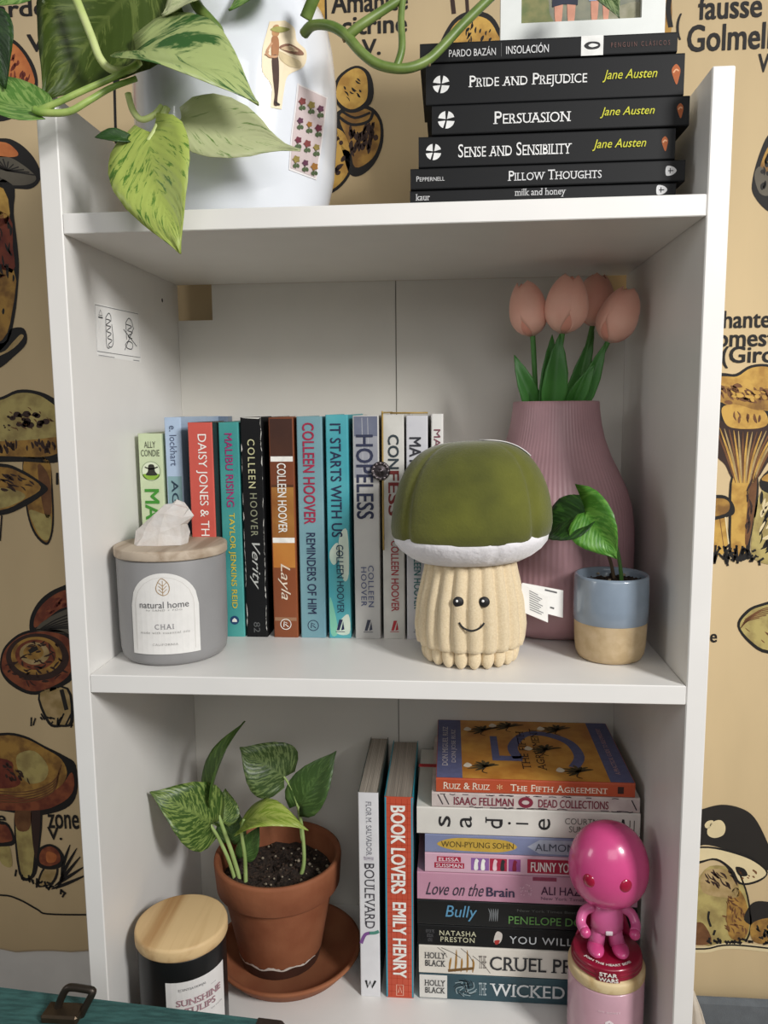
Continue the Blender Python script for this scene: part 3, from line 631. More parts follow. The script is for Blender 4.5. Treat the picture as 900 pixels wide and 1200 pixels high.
# turquoise
B = vbook('turquoise paperback titled IT STARTS WITH US with pale petals on the spine', cov('3A9BA8', hex2='60B2B8', scale=14), (385, 381), (411, 409), 486)
t, S, x0, x1, Y, zt = B; p = Print(S); w = x1-x0; pz = lambda v: at(397, v, Y=Y).z
pale = cov('BFD6C6', hex2='D8E3D2', scale=40)
p.fill([(x0+w*.12, pz(645)), (x0+w*.45, pz(636)), (x0+w*.55, pz(650)), (x0+w*.3, pz(662)), (x0+w*.1, pz(656))], pale, -.3)
p.fill([(x0+w*.55, pz(628)), (x0+w*.9, pz(622)), (x0+w*.94, pz(672)), (x0+w*.7, pz(680)), (x0+w*.5, pz(655))], pale, -.3)
p.fill([(x0+w*.35, pz(742)), (x0+w*.5, pz(728)), (x0+w*.9, pz(720)), (x0+w*.93, pz(742))], pale, -.3)
p.fill([(x0+w*.08, pz(742)), (x0+w*.06, pz(700)), (x0+w*.3, pz(720)), (x0+w*.4, pz(742))], cov('7CC0A6'), -.4); p.build('petal_picture', t)
vtext(B, 'title_lettering', 'IT STARTS WITH US', navy, 497, 629, cx=.44, frac=.48, bold=.014); vtext(B, 'author_lettering', 'COLLEEN HOOVER', ink('24445A'), 638, 717, cx=.55, frac=.32, bold=.008)
def logo_a(B, v, m, r=.0055):
    t, S, x0, x1, Y, zt = B; cx = (x0+x1)/2; z = at(300, v, Y=Y).z; p = Print(S)
    p.fill([(cx-r*.6, z-r), (cx-r*.1, z-r), (cx+r*.55, z+r), (cx-r*.1, z+r)], m, 1, False); p.fill([(cx+r*.2, z-r), (cx+r*.8, z-r*.8), (cx+r*.6, z+r*.7)], m, 1, False)
    p.stroke([(cx-r*.8, z-r*1.25), (cx+r*.9, z-r*1.25)], .0006, m, 1, False, False); p.build('publisher_logo', t)
logo_a(B, 731, navy)
# silver
B = vbook('silver-grey creased paperback titled HOPELESS with navy lettering', cov('C9C7C2', hex2='B8B7B4', scale=12), (416, 412.5), (446, 445), 487)
vband(B, 'dusk_band', 489, 512, cov('555B72', hex2='767B8C', scale=20)); vband(B, 'fade_band', 512, 560, cov('8B8D97', hex2='A6A7AC', scale=16))
vtext(B, 'title_lettering', 'HOPELESS', ink('2A2F49'), 510, 608, cx=.45, frac=.66, bold=.02); vtext(B, 'author_lettering', 'COLLEEN\nHOOVER', ink('5A6080'), 662, 710, cx=.5, frac=.5, bold=.01, space=1.15)
p = Print(B[1]); x0, x1 = B[2], B[3]
for a in (.36, .58): p.stroke([(x0+(x1-x0)*a, B[5]-.002), (x0+(x1-x0)*(a+.02), B[5]-.06), (x0+(x1-x0)*(a-.02), B[5]-.1)], .0005, ink('B9B9BC'), 0)
p.build('spine_creases', B[0]); logo_a(B, 731, ink('3B3F4E'))
# off-white
B = vbook('off-white paperback by COLLEEN HOOVER in red, hugged by an elastic bookmark', cov('D4D2CB', hex2='C4C2BB', scale=30), (448, 448), (474.5, 474.5), 486)
CONF = B
vtext(B, 'title_lettering', 'CON', ink('2E3A40'), 510, 550, cx=.52, frac=.5, bold=.022); vtext(B, 'title_lettering', 'FESS', ink('7C2C2A'), 552, 604, cx=.52, frac=.5, bold=.022); vtext(B, 'author_lettering', 'COLLEEN HOOVER', ink('A33038'), 633, 715, cx=.55, frac=.36, bold=.012); logo_a(B, 731, ink('B03038'), .005)
B = vbook('white paperback with dark block title MAYBE, half hidden by the plush', cov('D7D6D8', hex2='C2C2C8', scale=20), (476, 476), (502, 502), 487)
vtext(B, 'title_lettering', 'MAYBE SOMEDAY', ink('2B2C33'), 513, 640, cx=.42, frac=.55, bold=.02); vtext(B, 'author_lettering', 'COLLEEN HOOVER', ink('2F6E70'), 636, 712, cx=.5, frac=.34, bold=.012); logo_a(B, 731, ink('2F4E60'), .005)
B = vbook('thin white paperback closing the row behind the mushroom plush', cov('DBD9D4'), (505, 505), (520, 519.5), 485)
vtext(B, 'title_lettering', 'MAYBE NOT', ink('7A4450'), 504, 585, cx=.5, frac=.55, bold=.004)
# blue-grey book flat against the back
z = at(240, 488, Y=.25).z
t, S = book('blue-grey book standing flat against the back behind the coral red one', cov('6F7F92'), .004, .060, .2445, .018, .0002, z, True, group='books standing on the middle shelf')
# elastic bookmark with metal button
t0, S, x0, x1, Y, zt = CONF
bm = thing('bookmark', 'gold elastic bookmark with ornate round metal button clipped over a book', 'bookmark', (x0, Y, zt))
gold = mat('A88B4A', .5, .1, 80); xb = x0+.0008
b = MB(); b.tube(cr([(x0+.0005, Y+.134, zt+.0017), (x0+.0008, Y+.06, zt+.0018), (xb, Y+.002, zt+.0017), (xb, Y-.0012, zt-.002), (xb, Y-.0016, zt-.05), (xb, Y-.0016, zt-.13)], False, 4), .0009, 6); b.build('elastic_cord', gold, bm)
b = MB(); b.tube([(x0+.003, Y+.07, zt+.0013), (x0+.026, Y+.07, zt+.0013), (x0+.042, Y+.07, zt+.0013)], .0009, 6); b.build('elastic_cord', gold, bm)
c = at(446, 552, Y=Y-.004); b = MB(); dm = mat('4E484A', .35, .2, 300, .0004, metal=.8)
def disc(b, c, R, h, n=24, dome=.3, mi=0):
    V = []; pr = [(R*.96, 0), (R, -.3*h), (R*.92, -.7*h), (R*.75, -.8*h), (R*.7, -.6*h), (R*.5, -1.0*h), (R*.3, -.85*h), (R*.22, -1.2*h), (.0001, -1.35*h)]
    for r, y in pr: V += [(c[0]+r*math.cos(2*math.pi*k/n), c[1]+y, c[2]+r*math.sin(2*math.pi*k/n)) for k in range(n)]
    Fs = [(j*n+k, j*n+(k+1) % n, (j+1)*n+(k+1) % n, (j+1)*n+k) for j in range(len(pr)-1) for k in range(n)]; Fs.append(tuple(range(n)))
    b.add(V, Fs, mi)
disc(b, (c.x, Y-.0022, c.z), .0092, .004); bt = b.build('button', dm, bm)
b = MB()
for k in range(12): a = k*math.pi/6; b.ell((c.x+.0074*math.cos(a), Y-.0048, c.z+.0074*math.sin(a)), .0013, .0011, .0013, 8, 6)
bo = b.build('bead_ring', mat('8C8284', .3, .15, 200, metal=.8), bt); bo['kind'] = 'stuff'

# ---------------------------------------------------------------- grey candle, crystal
def wood_mat(a, b_, rotz=.5, scale=18, name='wood'):
    m = bpy.data.materials.new(name); m.use_nodes = True; nt = m.node_tree; bs = nt.nodes['Principled BSDF']
    tc = nt.nodes.new('ShaderNodeTexCoord'); mp = nt.nodes.new('ShaderNodeMapping'); mp.inputs['Rotation'].default_value = (0, 0, rotz); mp.inputs['Scale'].default_value = (1, .12, 1)
    nt.links.new(tc.outputs['Object'], mp.inputs[0]); nz = nt.nodes.new('ShaderNodeTexNoise'); nz.inputs['Scale'].default_value = scale; nz.inputs['Detail'].default_value = 6; nz.inputs['Distortion'].default_value = .6
    nt.links.new(mp.outputs[0], nz.inputs[0]); rp = nt.nodes.new('ShaderNodeValToRGB'); rp.color_ramp.elements[0].color = lin(a); rp.color_ramp.elements[1].color = lin(b_)
    rp.color_ramp.elements[0].position = .38; rp.color_ramp.elements[1].position = .58
    nt.links.new(nz.outputs[0], rp.inputs[0]); nt.links.new(rp.outputs[0], bs.inputs['Base Color']); bs.inputs['Roughness'].default_value = .6
    return m
cc = (.0523, .0685, .0003); KS = .95
ca = thing('candle', 'matte grey candle jar with whitewashed wooden lid and arched CHAI label', 'candle', cc)
b = MB(); b.lathe(cc, [(r_*KS, z_) for r_, z_ in [(.044, 0), (.0465, .0012), (.0495, .005), (.0508, .012), (.0515, .03), (.0518, .093), (.0512, .0945), (.05, .0942)]], 64); b.build('jar', mat('8E8D8D', .5, .03, 40), ca)
b = MB(); b.lathe(cc, [(r_*KS, z_) for r_, z_ in [(.0500, .0945), (.0530, .0951), (.0535, .0962), (.0535, .1025), (.0530, .1035), (.05, .1037)]], 64); b.build('lid', wood_mat('A08C76', 'C2B29E', .1, 60), ca)
phi = math.atan2(CAM.x-cc[0]-.02, cc[1]-CAM.y)-.33
P = cyl(cc, .0518*KS, phi+.18, .0002); lw = .0308; arch = []
for k in range(13): a = math.pi*k/12; arch.append((lw*math.cos(a), .0555+.0295*math.sin(a)))
p = Print(P)
for k in range(12):     # label in vertical strips so that it follows the jar
    x0, x1 = -lw+2*lw*k/12, -lw+2*lw*(k+1)/12
    top = lambda x: .0555+.0295*math.sqrt(max(0, 1-(x/lw)**2))
    p.fill([(x0, .0125), (x1, .0125), (x1, top(x1)), ((x0+x1)/2, top((x0+x1)/2)), (x0, top(x0))], mat('E6E4E0', .7, .02, 200), 0, False)
lb = p.build('label', ca)
p = Print(P); p.stroke([(-.0262, .016), (-.0262, .056)]+[(.0262*math.cos(math.pi-a), .056+.0255*math.sin(a)) for a in np.linspace(.2, 2.94, 9)]+[(.0262, .056), (.0262, .016)], .0003, ink('C9C5BE'), 1, smooth=False).build('label_border', lb)
cg = ink('A98B63'); p = Print(P)
p.stroke([(0, .0655), (-.0048, .0685), (-.0055, .0735), (-.0012, .0805), (.0042, .0765), (.0056, .0715), (.004, .0670)], .0006, cg, 2, True)
p.stroke([(0, .0650), (0, .0785)], .0005, cg, 2, smooth=False)
for s in (-1, 1):
    for h in (.0675, .0705, .0735): p.stroke([(0, h), (s*.0034, h+.0034)], .0005, cg, 2, smooth=False)
p.build('leaf_emblem', lb)
g1 = ink('57575A'); g2 = ink('A7A5A2')
text(lb, 'brand_lettering', 'natural home', g1, P, (0, .0570, .043, .0058)); text(lb, 'brand_line', 'by SAND + FOG', g2, P, (0, .0520, .031, .0022), space=1.2)
text(lb, 'scent_lettering', 'CHAI', ink('88868A'), P, (0, .0375, .0165, .0045), serif=True, space=1.3); text(lb, 'scent_line', 'made with essential oils', g2, P, (0, .0322, .043, .0022), space=1.2); text(lb, 'origin_line', 'CALIFORNIA', g2, P, (0, .0215, .022, .0020), space=1.2)
# quartz
qa = at(197, 622, Y=.064); zq = cc[2]+.1037
b = MB(); pts = []; r = random.Random(4)
rows = [(0, [(-.028, -.006), (-.024, -.013), (-.002, -.015), (.013, -.012), (.016, .004), (.006, .013), (-.018, .011)]), (.010, [(-.0275, -.006), (-.021, -.0135), (-.002, -.016), (.014, -.012), (.0185, .004), (.006, .013), (-.019, .010)]),
        (.017, [(-.022, -.004), (-.018, -.012), (-.001, -.0145), (.0175, -.011), (.0205, .003), (.008, .012), (-.016, .008)]), (.027, [(-.010, -.003), (-.006, -.010), (.003, -.013), (.020, -.009), (.023, .001), (.012, .009), (-.006, .006)]), (.034, [(.000, -.002), (.003, -.006), (.008, -.009), (.020, -.006), (.0225, .000), (.014, .005), (.002, .002)]), (.0375, [(.006, -.002), (.008, -.003), (.012, -.004), (.017, -.003), (.018, .000), (.014, .002), (.008, .001)])]
V = [(qa.x+x+r.uniform(-.0026, .0026), qa.y+y+r.uniform(-.0026, .0026), zq+.0002+h+(r.uniform(-.003, .003) if h else 0)) for h, row in rows for x, y in row]; n = 7
Fs = [f for j in range(len(rows)-1) for k in range(n) for f in ((j*n+k, j*n+(k+1) % n, (j+1)*n+(k+1) % n), (j*n+k, (j+1)*n+(k+1) % n, (j+1)*n+k))]+[tuple(range(n))[::-1], tuple(35+k for k in range(n))]
qm = mat('E9E1DA', .25, .06, 90, .0015, trans=.25, hex2='F4F0EC', coat=.3, bscale=70)
tag(obj('crystal', V, Fs, qm, None, False, loc=(qa.x, qa.y, zq)), 'rough cloudy white quartz crystal lying on the grey candle lid', 'crystal')

# ---------------------------------------------------------------- mushroom plush
pc = Vector((.3275, .066, .0))
pl = thing('plush_toy', 'mushroom plush toy with olive velvet cap and smiling corduroy stem', 'plush toy', pc)
ze = at(550, 622, Y=.066).z; zt = at(550, 517, Y=.066).z; RC = .0715
velvet = mat('43460F', .9, .14, 16, .0004, sheen=.25, hex2='686A1F', bscale=420, lo=.3, hi=.7)
seams = [math.radians(a) for a in (-90-52, -90+48, 20, 95, 165)]
def gore(a, z, r):
    s = 1
    for q in seams:
        d = (a-q+math.pi) % (2*math.pi)-math.pi; s -= .045*math.exp(-(d/.055)**2)
    s += .008*math.sin(3*a+z*60)
    return s
prof = [(RC*.955, -.004), (RC*.985, -.0005)]
H = zt-ze
for k in range(1, 19):
    a = math.pi/2*k/19; prof.append((RC*math.cos(a)**.62, H*math.sin(a)))
prof.append((.001, H))
b = MB(); V0 = len(b.V); b.lathe((pc.x, pc.y, ze), prof, 120, rf=gore, capb=False)
b.V = [(x, pc.y+(y-pc.y)*.87, z+(x-pc.x)*.03) for x, y, z in b.V]; b.build('cap', velvet, pl)
zs = at(550, 652, Y=.03).z
def puck(a, z, r): return 1+.005*math.sin(9*a)+.002*math.sin(23*a+1)-(.03*math.exp(-(((a-math.radians(-72)+math.pi) % (2*math.pi)-math.pi)/.05)**2) if r > .05 else 0)
pr2 = [(RC*.93, .0005), (RC*.965, -.003), (RC*.95, -.008), (RC*.88, -.0145), (RC*.78, -.020), (RC*.66, -.0245), (.030, -.0265)]
b = MB(); b.lathe((pc.x, pc.y, ze), pr2, 120, rf=puck, capb=True, capt=True); b.V = [(x, pc.y+(y-pc.y)*.87, z+(x-pc.x)*.03) for x, y, z in b.V]
b.build('cap_underside', mat('E6E3E6', .8, .03, 120, .0008, sheen=.5, bscale=220), pl)
# white gore at the back right of the cap
V = []
for j in range(9):
    t = .60+.37*j/8; a = math.pi/2*t
    for k in range(7):
        th = math.radians(-2+56*k/6); rr = RC*math.cos(a)**.62; rr = rr*gore(th, H*math.sin(a), rr)+.0007; V.append((pc.x+rr*math.cos(th), pc.y+rr*math.sin(th)*.87, ze+H*math.sin(a)+.0007+rr*math.cos(th)*.03))
V, Fs, _ = thicken(V, [(j*7+k, j*7+k+1, (j+1)*7+k+1, (j+1)*7+k) for j in range(8) for k in range(6)], [], .0008)
obj('white_gore', V, Fs, mat('E4E2E0', .85, .03, 90), pl)
NR = 21; zst = ze-.0235
cord = mat('D4C09C', .95, .1, 700, .0004, sheen=.2, hex2='DFCDAC', bscale=900)
def stem_r(z): return float(np.interp(z/zst, [0, .15, .35, .6, .85, 1], [.0445, .0485, .0505, .0485, .0430, .0400]))
pr3 = [(.034, .0175), (.0415, .0145), (stem_r(.018)*.985, .0165)]+[(stem_r(z), z) for z in np.linspace(.020, zst, 18)]
def ribs(a, z, r): return 1-.13*(1-abs(math.cos(NR/2*a+.25*math.sin(z*30)))**.55)
b = MB(); b.lathe((pc.x, pc.y, 0), pr3, NR*10, rf=ribs); b.V = [(x, pc.y+(y-pc.y)*.9, z) for x, y, z in b.V]; b.build('stem', cord, pl)
for k in range(NR):
    a = 2*math.pi*k*2/NR/2
    if math.sin(a) > .35: continue
    rr = .0385; b = MB(); cx, cy = pc.x+rr*math.cos(a), pc.y+rr*.9*math.sin(a)
    b.ell((cx, cy, .0108), .0060, .0060, .0106, 14, 10); b.build('hem_ridge', cord, pl)
b = MB(); b.lathe((pc.x, pc.y, 0), [(.030, .0006), (.034, .003), (.036, .018)], 40); b.V = [(x, pc.y+(y-pc.y)*.9, z) for x, y, z in b.V]; b.build('base', cord, pl)
def on_stem(u, v, off=0):
    y = pc.y-.047*.9
    for _ in range(4):
        q = at(u, v, Y=y); rr = stem_r(q.z)*.985+off; dx = min(abs(q.x-pc.x), rr*.98); y = pc.y-.9*math.sqrt(rr*rr-dx*dx)
    return at(u, v, Y=y)
blackthread = mat('121113', .6, .1, 200)
for u in (537, 567.5):
    q = on_stem(u, 705.5); b = MB(); b.ell(q, .0047, .0022, .0047, 16, 10); e = b.build('eye', blackthread, pl)
    b = MB(); b.ell(on_stem(u-1.5, 704.5, .0024), .0012, .0008, .0012, 8, 6); b.build('eye_glint', mat('EDEDED', .4, .01), e)
b = MB(); b.tube(cr([on_stem(u, v, .0008) for u, v in ((538, 729.5), (541.5, 734.5), (547, 738), (553, 739.3), (559, 737.8), (564, 734.5), (567.5, 730))], False, 3), .0009, 6); b.build('smile', blackthread, pl)
# sewn-in care tag
tgm = mat('ECEAE5', .7, .02, 100)
def tagplate(q, name):
    V = q+[(v[0]+.0002, v[1]+.0005, v[2]) for v in q]
    return obj(name, V, [(0, 1, 2, 3), (7, 6, 5, 4), (0, 4, 5, 1), (1, 5, 6, 2), (2, 6, 7, 3), (3, 7, 4, 0)], tgm, pl, False)
q1 = [tuple(at(u, v, Y=y)) for u, v, y in ((612, 683, .064), (660, 692, .078), (659.5, 724, .078), (613, 712, .064))]
tagplate(q1, 'care_tag')
q2 = [tuple(at(u, v, Y=y)) for u, v, y in ((611, 684, .062), (642, 700, .066), (642, 729.5, .066), (612, 717, .062))]
tg = tagplate(q2, 'care_tag')
A, Bq, Cq, Dq = [Vector(v) for v in q2]
PTg = lambda a, b, l=0: (A*(1-a)*(1-b)+Bq*a*(1-b)+Cq*a*b+Dq*(1-a)*b)+Vector((-.0001, -.0003*(l+1), 0))
p = Print(PTg)
for k in range(9): p.stroke([(.3, .1+.085*k), (.3+.55*(.6+.4*((k*37) % 10)/10), .1+.085*k)], .035, ink('8B8B8B'), 0, smooth=False)
o = p.build('tag_print', tg); o['kind'] = 'stuff'
A2, B2, C2, D2 = [Vector(v) for v in q1]
PT2 = lambda a, b, l=0: (A2*(1-a)*(1-b)+B2*a*(1-b)+C2*a*b+D2*(1-a)*b)+Vector((-.0001, -.0003*(l+1), 0))
p = Print(PT2); p.stroke([(.55, .1), (.85, .12)], .06, ink('5A5A5A'), 0, smooth=False); p.stroke([(.68, .72), (.78, .73)], .06, ink('5A5A5A'), 0, smooth=False); p.build('tag_print', pl)

# ---------------------------------------------------------------- vase
vc = Vector((.4155, .1815, .0003)); VH = .2305
va = thing('vase', 'dusty pink ribbed ceramic vase with narrow neck holding tulips', 'vase', vc)
outer = [(.055, 0), (.062, .0012), (.069, .006), (.0745, .014), (.0775, .026), (.0790, .042)]
ribp = [(.0790, .044), (.0795, .06), (.0797, .085), (.0790, .105), (.0765, .125), (.0710, .143), (.0630, .160), (.0550, .176), (.0485, .193), (.0450, .208), (.0430, .222), (.0425, .2295)]
inner = [(.0415, .2305), (.0398, .2302), (.0395, .20), (.0500, .165), (.0700, .12), (.0740, .05), (.066, .012), (.001, .008)]
NV = 92
b = MB(); b.lathe(vc, outer+ribp+inner, NV*4, rf=lambda a, z, r: 1+(.0075*(.5+.5*math.cos(NV*a))-.004 if .043 < z < .2296 and r > .0423 else 0))
vm = mat('AE888E', .42, .05, 30)
b.build('body', vm, va)

# ---------------------------------------------------------------- tulips
def leaf_grid(base, tip, width, nrm, arch=0, fold=.2, prof=None, lobe=0, lobe2=None, NL=14, NW=8, twist=0, cup=0, side=0):
    base = Vector(base); tip = Vector(tip); ax = tip-base; L = ax.length; a = ax/L
    n0 = Vector(nrm); n0 = (n0-a*n0.dot(a)).normalized(); s0 = a.cross(n0).normalized()
    prof = prof or [(0, .22), (.06, .62), (.15, .88), (.28, 1), (.42, .97), (.58, .8), (.74, .55), (.87, .28), (.95, .11), (1, .01)]
    def w(v):
        for (v0, w0), (v1, w1) in zip(prof, prof[1:]):
            if v <= v1:
                k = (v-v0)/(v1-v0); k = k*k*(3-2*k)*.5+k*.5; return w0+(w1-w0)*k
        return prof[-1][1]
    V = []; UV = []
    for i in range(NL+1):
        v = i/NL; mid = base+ax*v+n0*(arch*L*4*v*(1-v))+s0*(side*L*4*v*(1-v))
        ang = twist*(v-.3); s = s0*math.cos(ang)+n0*math.sin(ang); n = n0*math.cos(ang)-s0*math.sin(ang)
        for k in range(NW+1):
            t = -1+2*k/NW; hw = width/2*w(v)
            V.append(mid+s*(t*hw)+n*(fold*abs(t)*hw-cup*t*t*hw+.02*width*math.sin(v*9+t*4))-a*((lobe if t > 0 or lobe2 is None else lobe2)*L*abs(t)**1.3*(1-v)**3)); UV.append((k/NW, v))
    Fs = [(i*(NW+1)+k, i*(NW+1)+k+1, (i+1)*(NW+1)+k+1, (i+1)*(NW+1)+k) for i in range(NL) for k in range(NW)]
    return V, Fs, UV
def leaf(name, parent, m, base, tip, width, nrm, th=.0005, **k):
    V, Fs, UV = thicken(*leaf_grid(base, tip, width, nrm, **k), th)
    return obj(name, V, Fs, m, parent, True, None, UV)
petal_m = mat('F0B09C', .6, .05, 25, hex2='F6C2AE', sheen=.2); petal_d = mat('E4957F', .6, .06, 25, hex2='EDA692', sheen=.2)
tl_g = mat('3C7A2C', .5, .12, 20, hex2='2F6626'); stem_g = mat('447C34', .5, .1, 30)
LP = [(0, .55), (.15, .8), (.35, 1), (.55, .92), (.75, .62), (.9, .28), (1, .01)]
def tulip(label, base_px, top_px, foot_px, Yt, wpx, spin, leaves):
    fb = at(*base_px, Y=Yt); ft = at(*top_px, Y=Yt); root = Vector((vc.x+(at(*foot_px, Y=vc.y).x-vc.x)*.85, vc.y+(Yt-vc.y)*.7, VH-.06))
    t = thing('tulip', label, 'flower', root, 'tulips in the pink vase')
    ax = (ft-fb); L = ax.length; a = ax/L; R = (at(base_px[0]+wpx/2, base_px[1], Y=Yt)-fb).length
    e1 = a.orthogonal().normalized(); e2 = a.cross(e1)
    b = MB(); foot = at(*foot_px, Y=vc.y+(Yt-vc.y)*.8)
    b.tube(cr([root, foot, (foot+fb)/2+Vector((0, 0, .004)), fb-a*.002, fb+a*.004], False, 4), .0026, 8); b.build('stem', stem_g, t)
    pr = [(0, .12), (.05, .45), (.12, .70), (.25, .93), (.38, 1.0), (.52, .97), (.68, .88), (.82, .72), (.92, .54), (1, .34)]
    for q in range(6):
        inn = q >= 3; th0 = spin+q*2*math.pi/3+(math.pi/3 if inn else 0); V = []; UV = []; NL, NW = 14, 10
        for i in range(NL+1):
            v = i/NL
            rr = np.interp(v, [x for x, _ in pr], [y for _, y in pr])*R*(.92 if inn else 1)
            ha = (1.15 if inn else 1.42)*math.sin(math.pi*min(.5, (.1+v*.55))) * (1 if v < .72 else max(0.02, 1-((v-.72)/.28)**3))
            for k in range(NW+1):
                s = -1+2*k/NW; th = th0+s*ha; r2 = rr*(1+.035*(1-s*s)-(.03*abs(s)**3))
                hgt = v*L*(.96 if inn else 1)-.012*L*s*s*(v > .5)
                V.append(fb+a*hgt+(e1*math.cos(th)+e2*math.sin(th))*r2); UV.append((k/NW, v))
        Fs = [(i*(NW+1)+k, i*(NW+1)+k+1, (i+1)*(NW+1)+k+1, (i+1)*(NW+1)+k) for i in range(NL) for k in range(NW)]
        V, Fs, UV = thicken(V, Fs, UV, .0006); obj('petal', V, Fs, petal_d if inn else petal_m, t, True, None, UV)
    for (u0, v0), (u1, v1), w, dy in leaves:
        bb = at(u0, v0, Y=Yt+dy*.3); tt = at(u1, v1, Y=Yt+dy); bb = bb+(bb-tt).normalized()*.02
        leaf('leaf', t, tl_g, bb, tt, w*.00092, (.1, -1, .1), th=.0007, arch=.05, fold=.35, prof=LP)
tulip('upright pink tulip at the left of the vase with a short leaf', (624, 394), (614, 330), (628, 470), .172, 44, .2, [((622, 470), (602.5, 416), 21, -.006)])
tulip('largest pink tulip in the vase with broad leaf beneath its bloom', (659, 391), (669, 322), (650, 470), .160, 50, .9, [((646, 470), (656, 391), 27, -.004), ((640, 468), (647, 392), 20, .01)])
tulip('pink tulip behind the others in the vase, partly hidden', (694, 382), (701, 321), (676, 470), .205, 44, 1.5, [((668, 470), (696, 388), 20, .0)])
tulip('pink tulip leaning out towards the right side panel of the bookcase', (712, 401), (739, 338), (682, 470), .168, 47, 2.2, [((680, 470), (710, 401), 20, -.004), ((671, 470), (697, 426), 20, -.008)])

# ================================================================ leafy plants
def pothos_mat(dark, pale, amount, nscale=9, seed=0, rough=.38, stretch=(2.2, 1.0)):
    """variegated leaf: pale flecks over green, running from the midrib outwards; needs the leaf's uv"""
    key = ('pothos', dark, pale, amount, nscale, seed)
    if key in MATS: return MATS[key]
    m = bpy.data.materials.new('pothos_leaf'); m.use_nodes = True; nt = m.node_tree; b = nt.nodes['Principled BSDF']; L = nt.links.new
    uv = nt.nodes.new('ShaderNodeUVMap'); uv.uv_map = 'uv'; sep = nt.nodes.new('ShaderNodeSeparateXYZ'); L(uv.outputs[0], sep.inputs[0])
    def mth(op, a, c):
        n = nt.nodes.new('ShaderNodeMath'); n.operation = op
        for i, x in enumerate((a, c)):
            if hasattr(x, 'links'): L(x, n.inputs[i])
            elif x is not None: n.inputs[i].default_value = x
        return n.outputs[0]
    t = mth('ABSOLUTE', mth('SUBTRACT', sep.outputs[0], .5), None)
    sk = mth('SUBTRACT', sep.outputs[1], mth('MULTIPLY', t, .9))        # veins slant towards the tip
    cmb = nt.nodes.new('ShaderNodeCombineXYZ'); L(mth('MULTIPLY', sep.outputs[0], .8), cmb.inputs[0]); L(mth('MULTIPLY', sk, stretch[0]), cmb.inputs[1]); cmb.inputs[2].default_value = seed*3.7
    nz = nt.nodes.new('ShaderNodeTexNoise'); nz.inputs['Scale'].default_value = nscale*.9; nz.inputs['Detail'].default_value = 5; nz.inputs['Roughness'].default_value = .65; nz.inputs['Distortion'].default_value = .5; L(cmb.outputs[0], nz.inputs[0])
    rp = nt.nodes.new('ShaderNodeValToRGB'); e = rp.color_ramp.elements; e[0].color = lin(dark); e[1].color = lin(pale)
    e[0].position = .5-(amount-.5)*.34-.035; e[1].position = .5-(amount-.5)*.34+.035; L(nz.outputs[0], rp.inputs[0])
    # paler midrib
    rib = nt.nodes.new('ShaderNodeValToRGB'); rib.color_ramp.elements[0].color = (1, 1, 1, 1); rib.color_ramp.elements[1].color = (0, 0, 0, 1); rib.color_ramp.elements[0].position = .012; rib.color_ramp.elements[1].position = .035; L(t, rib.inputs[0])
    mx = nt.nodes.new('ShaderNodeMix'); mx.data_type = 'RGBA'; L(mth('MULTIPLY', rib.outputs[0], .5), mx.inputs[0]); L(rp.outputs[0], mx.inputs[6]); mx.inputs[7].default_value = lin(pale)
    L(mx.outputs[2], b.inputs['Base Color']); b.inputs['Roughness'].default_value = rough
    b.inputs['Subsurface Weight'].default_value = .0
    # raised side veins
    vw = nt.nodes.new('ShaderNodeMath'); vw.operation = 'SINE'; L(mth('MULTIPLY', sk, 70.0), vw.inputs[0])
    bp = nt.nodes.new('ShaderNodeBump'); bp.inputs['Distance'].default_value = .00006; L(vw.outputs[0], bp.inputs['Height']); L(bp.outputs[0], b.inputs['Normal'])
    tr = nt.nodes.new('ShaderNodeBsdfTranslucent'); L(mx.outputs[2], tr.inputs[0]); ms = nt.nodes.new('ShaderNodeMixShader'); ms.inputs[0].default_value = .22
    out = nt.nodes['Material Output']; L(b.outputs[0], ms.inputs[1]); L(tr.outputs[0], ms.inputs[2]); L(ms.outputs[0], out.inputs[0])
    MATS[key] = m; return m
HEART = [(0, .30), (.05, .66), (.13, .90), (.26, 1), (.40, .96), (.56, .79), (.72, .53), (.86, .25), (.94, .10), (1, .01)]
def pleaf(parent, m, base, tip, wpx, Yb, Yt, nrm=(0, -1, .25), name='leaf', **k):
    b0 = at(*base, Y=Yb); t0 = at(*tip, Y=Yt); sc_ = (CAM-b0).length/F
    k.setdefault('lobe', .10); k.setdefault('fold', .22); k.setdefault('prof', HEART)
    return leaf(name, parent, m, b0, t0, wpx*sc_, nrm, **k)
def pstem(parent, m, pts, r0, r1=None, name='stem'):
    P3 = cr([at(u, v, Y=y) for u, v, y in pts], False, 5); n = len(P3); r1 = r1 or r0
    b = MB(); b.tube(P3, [r0+(r1-r0)*i/(n-1) for i in range(n)], 8); return b.build(name, m, parent)
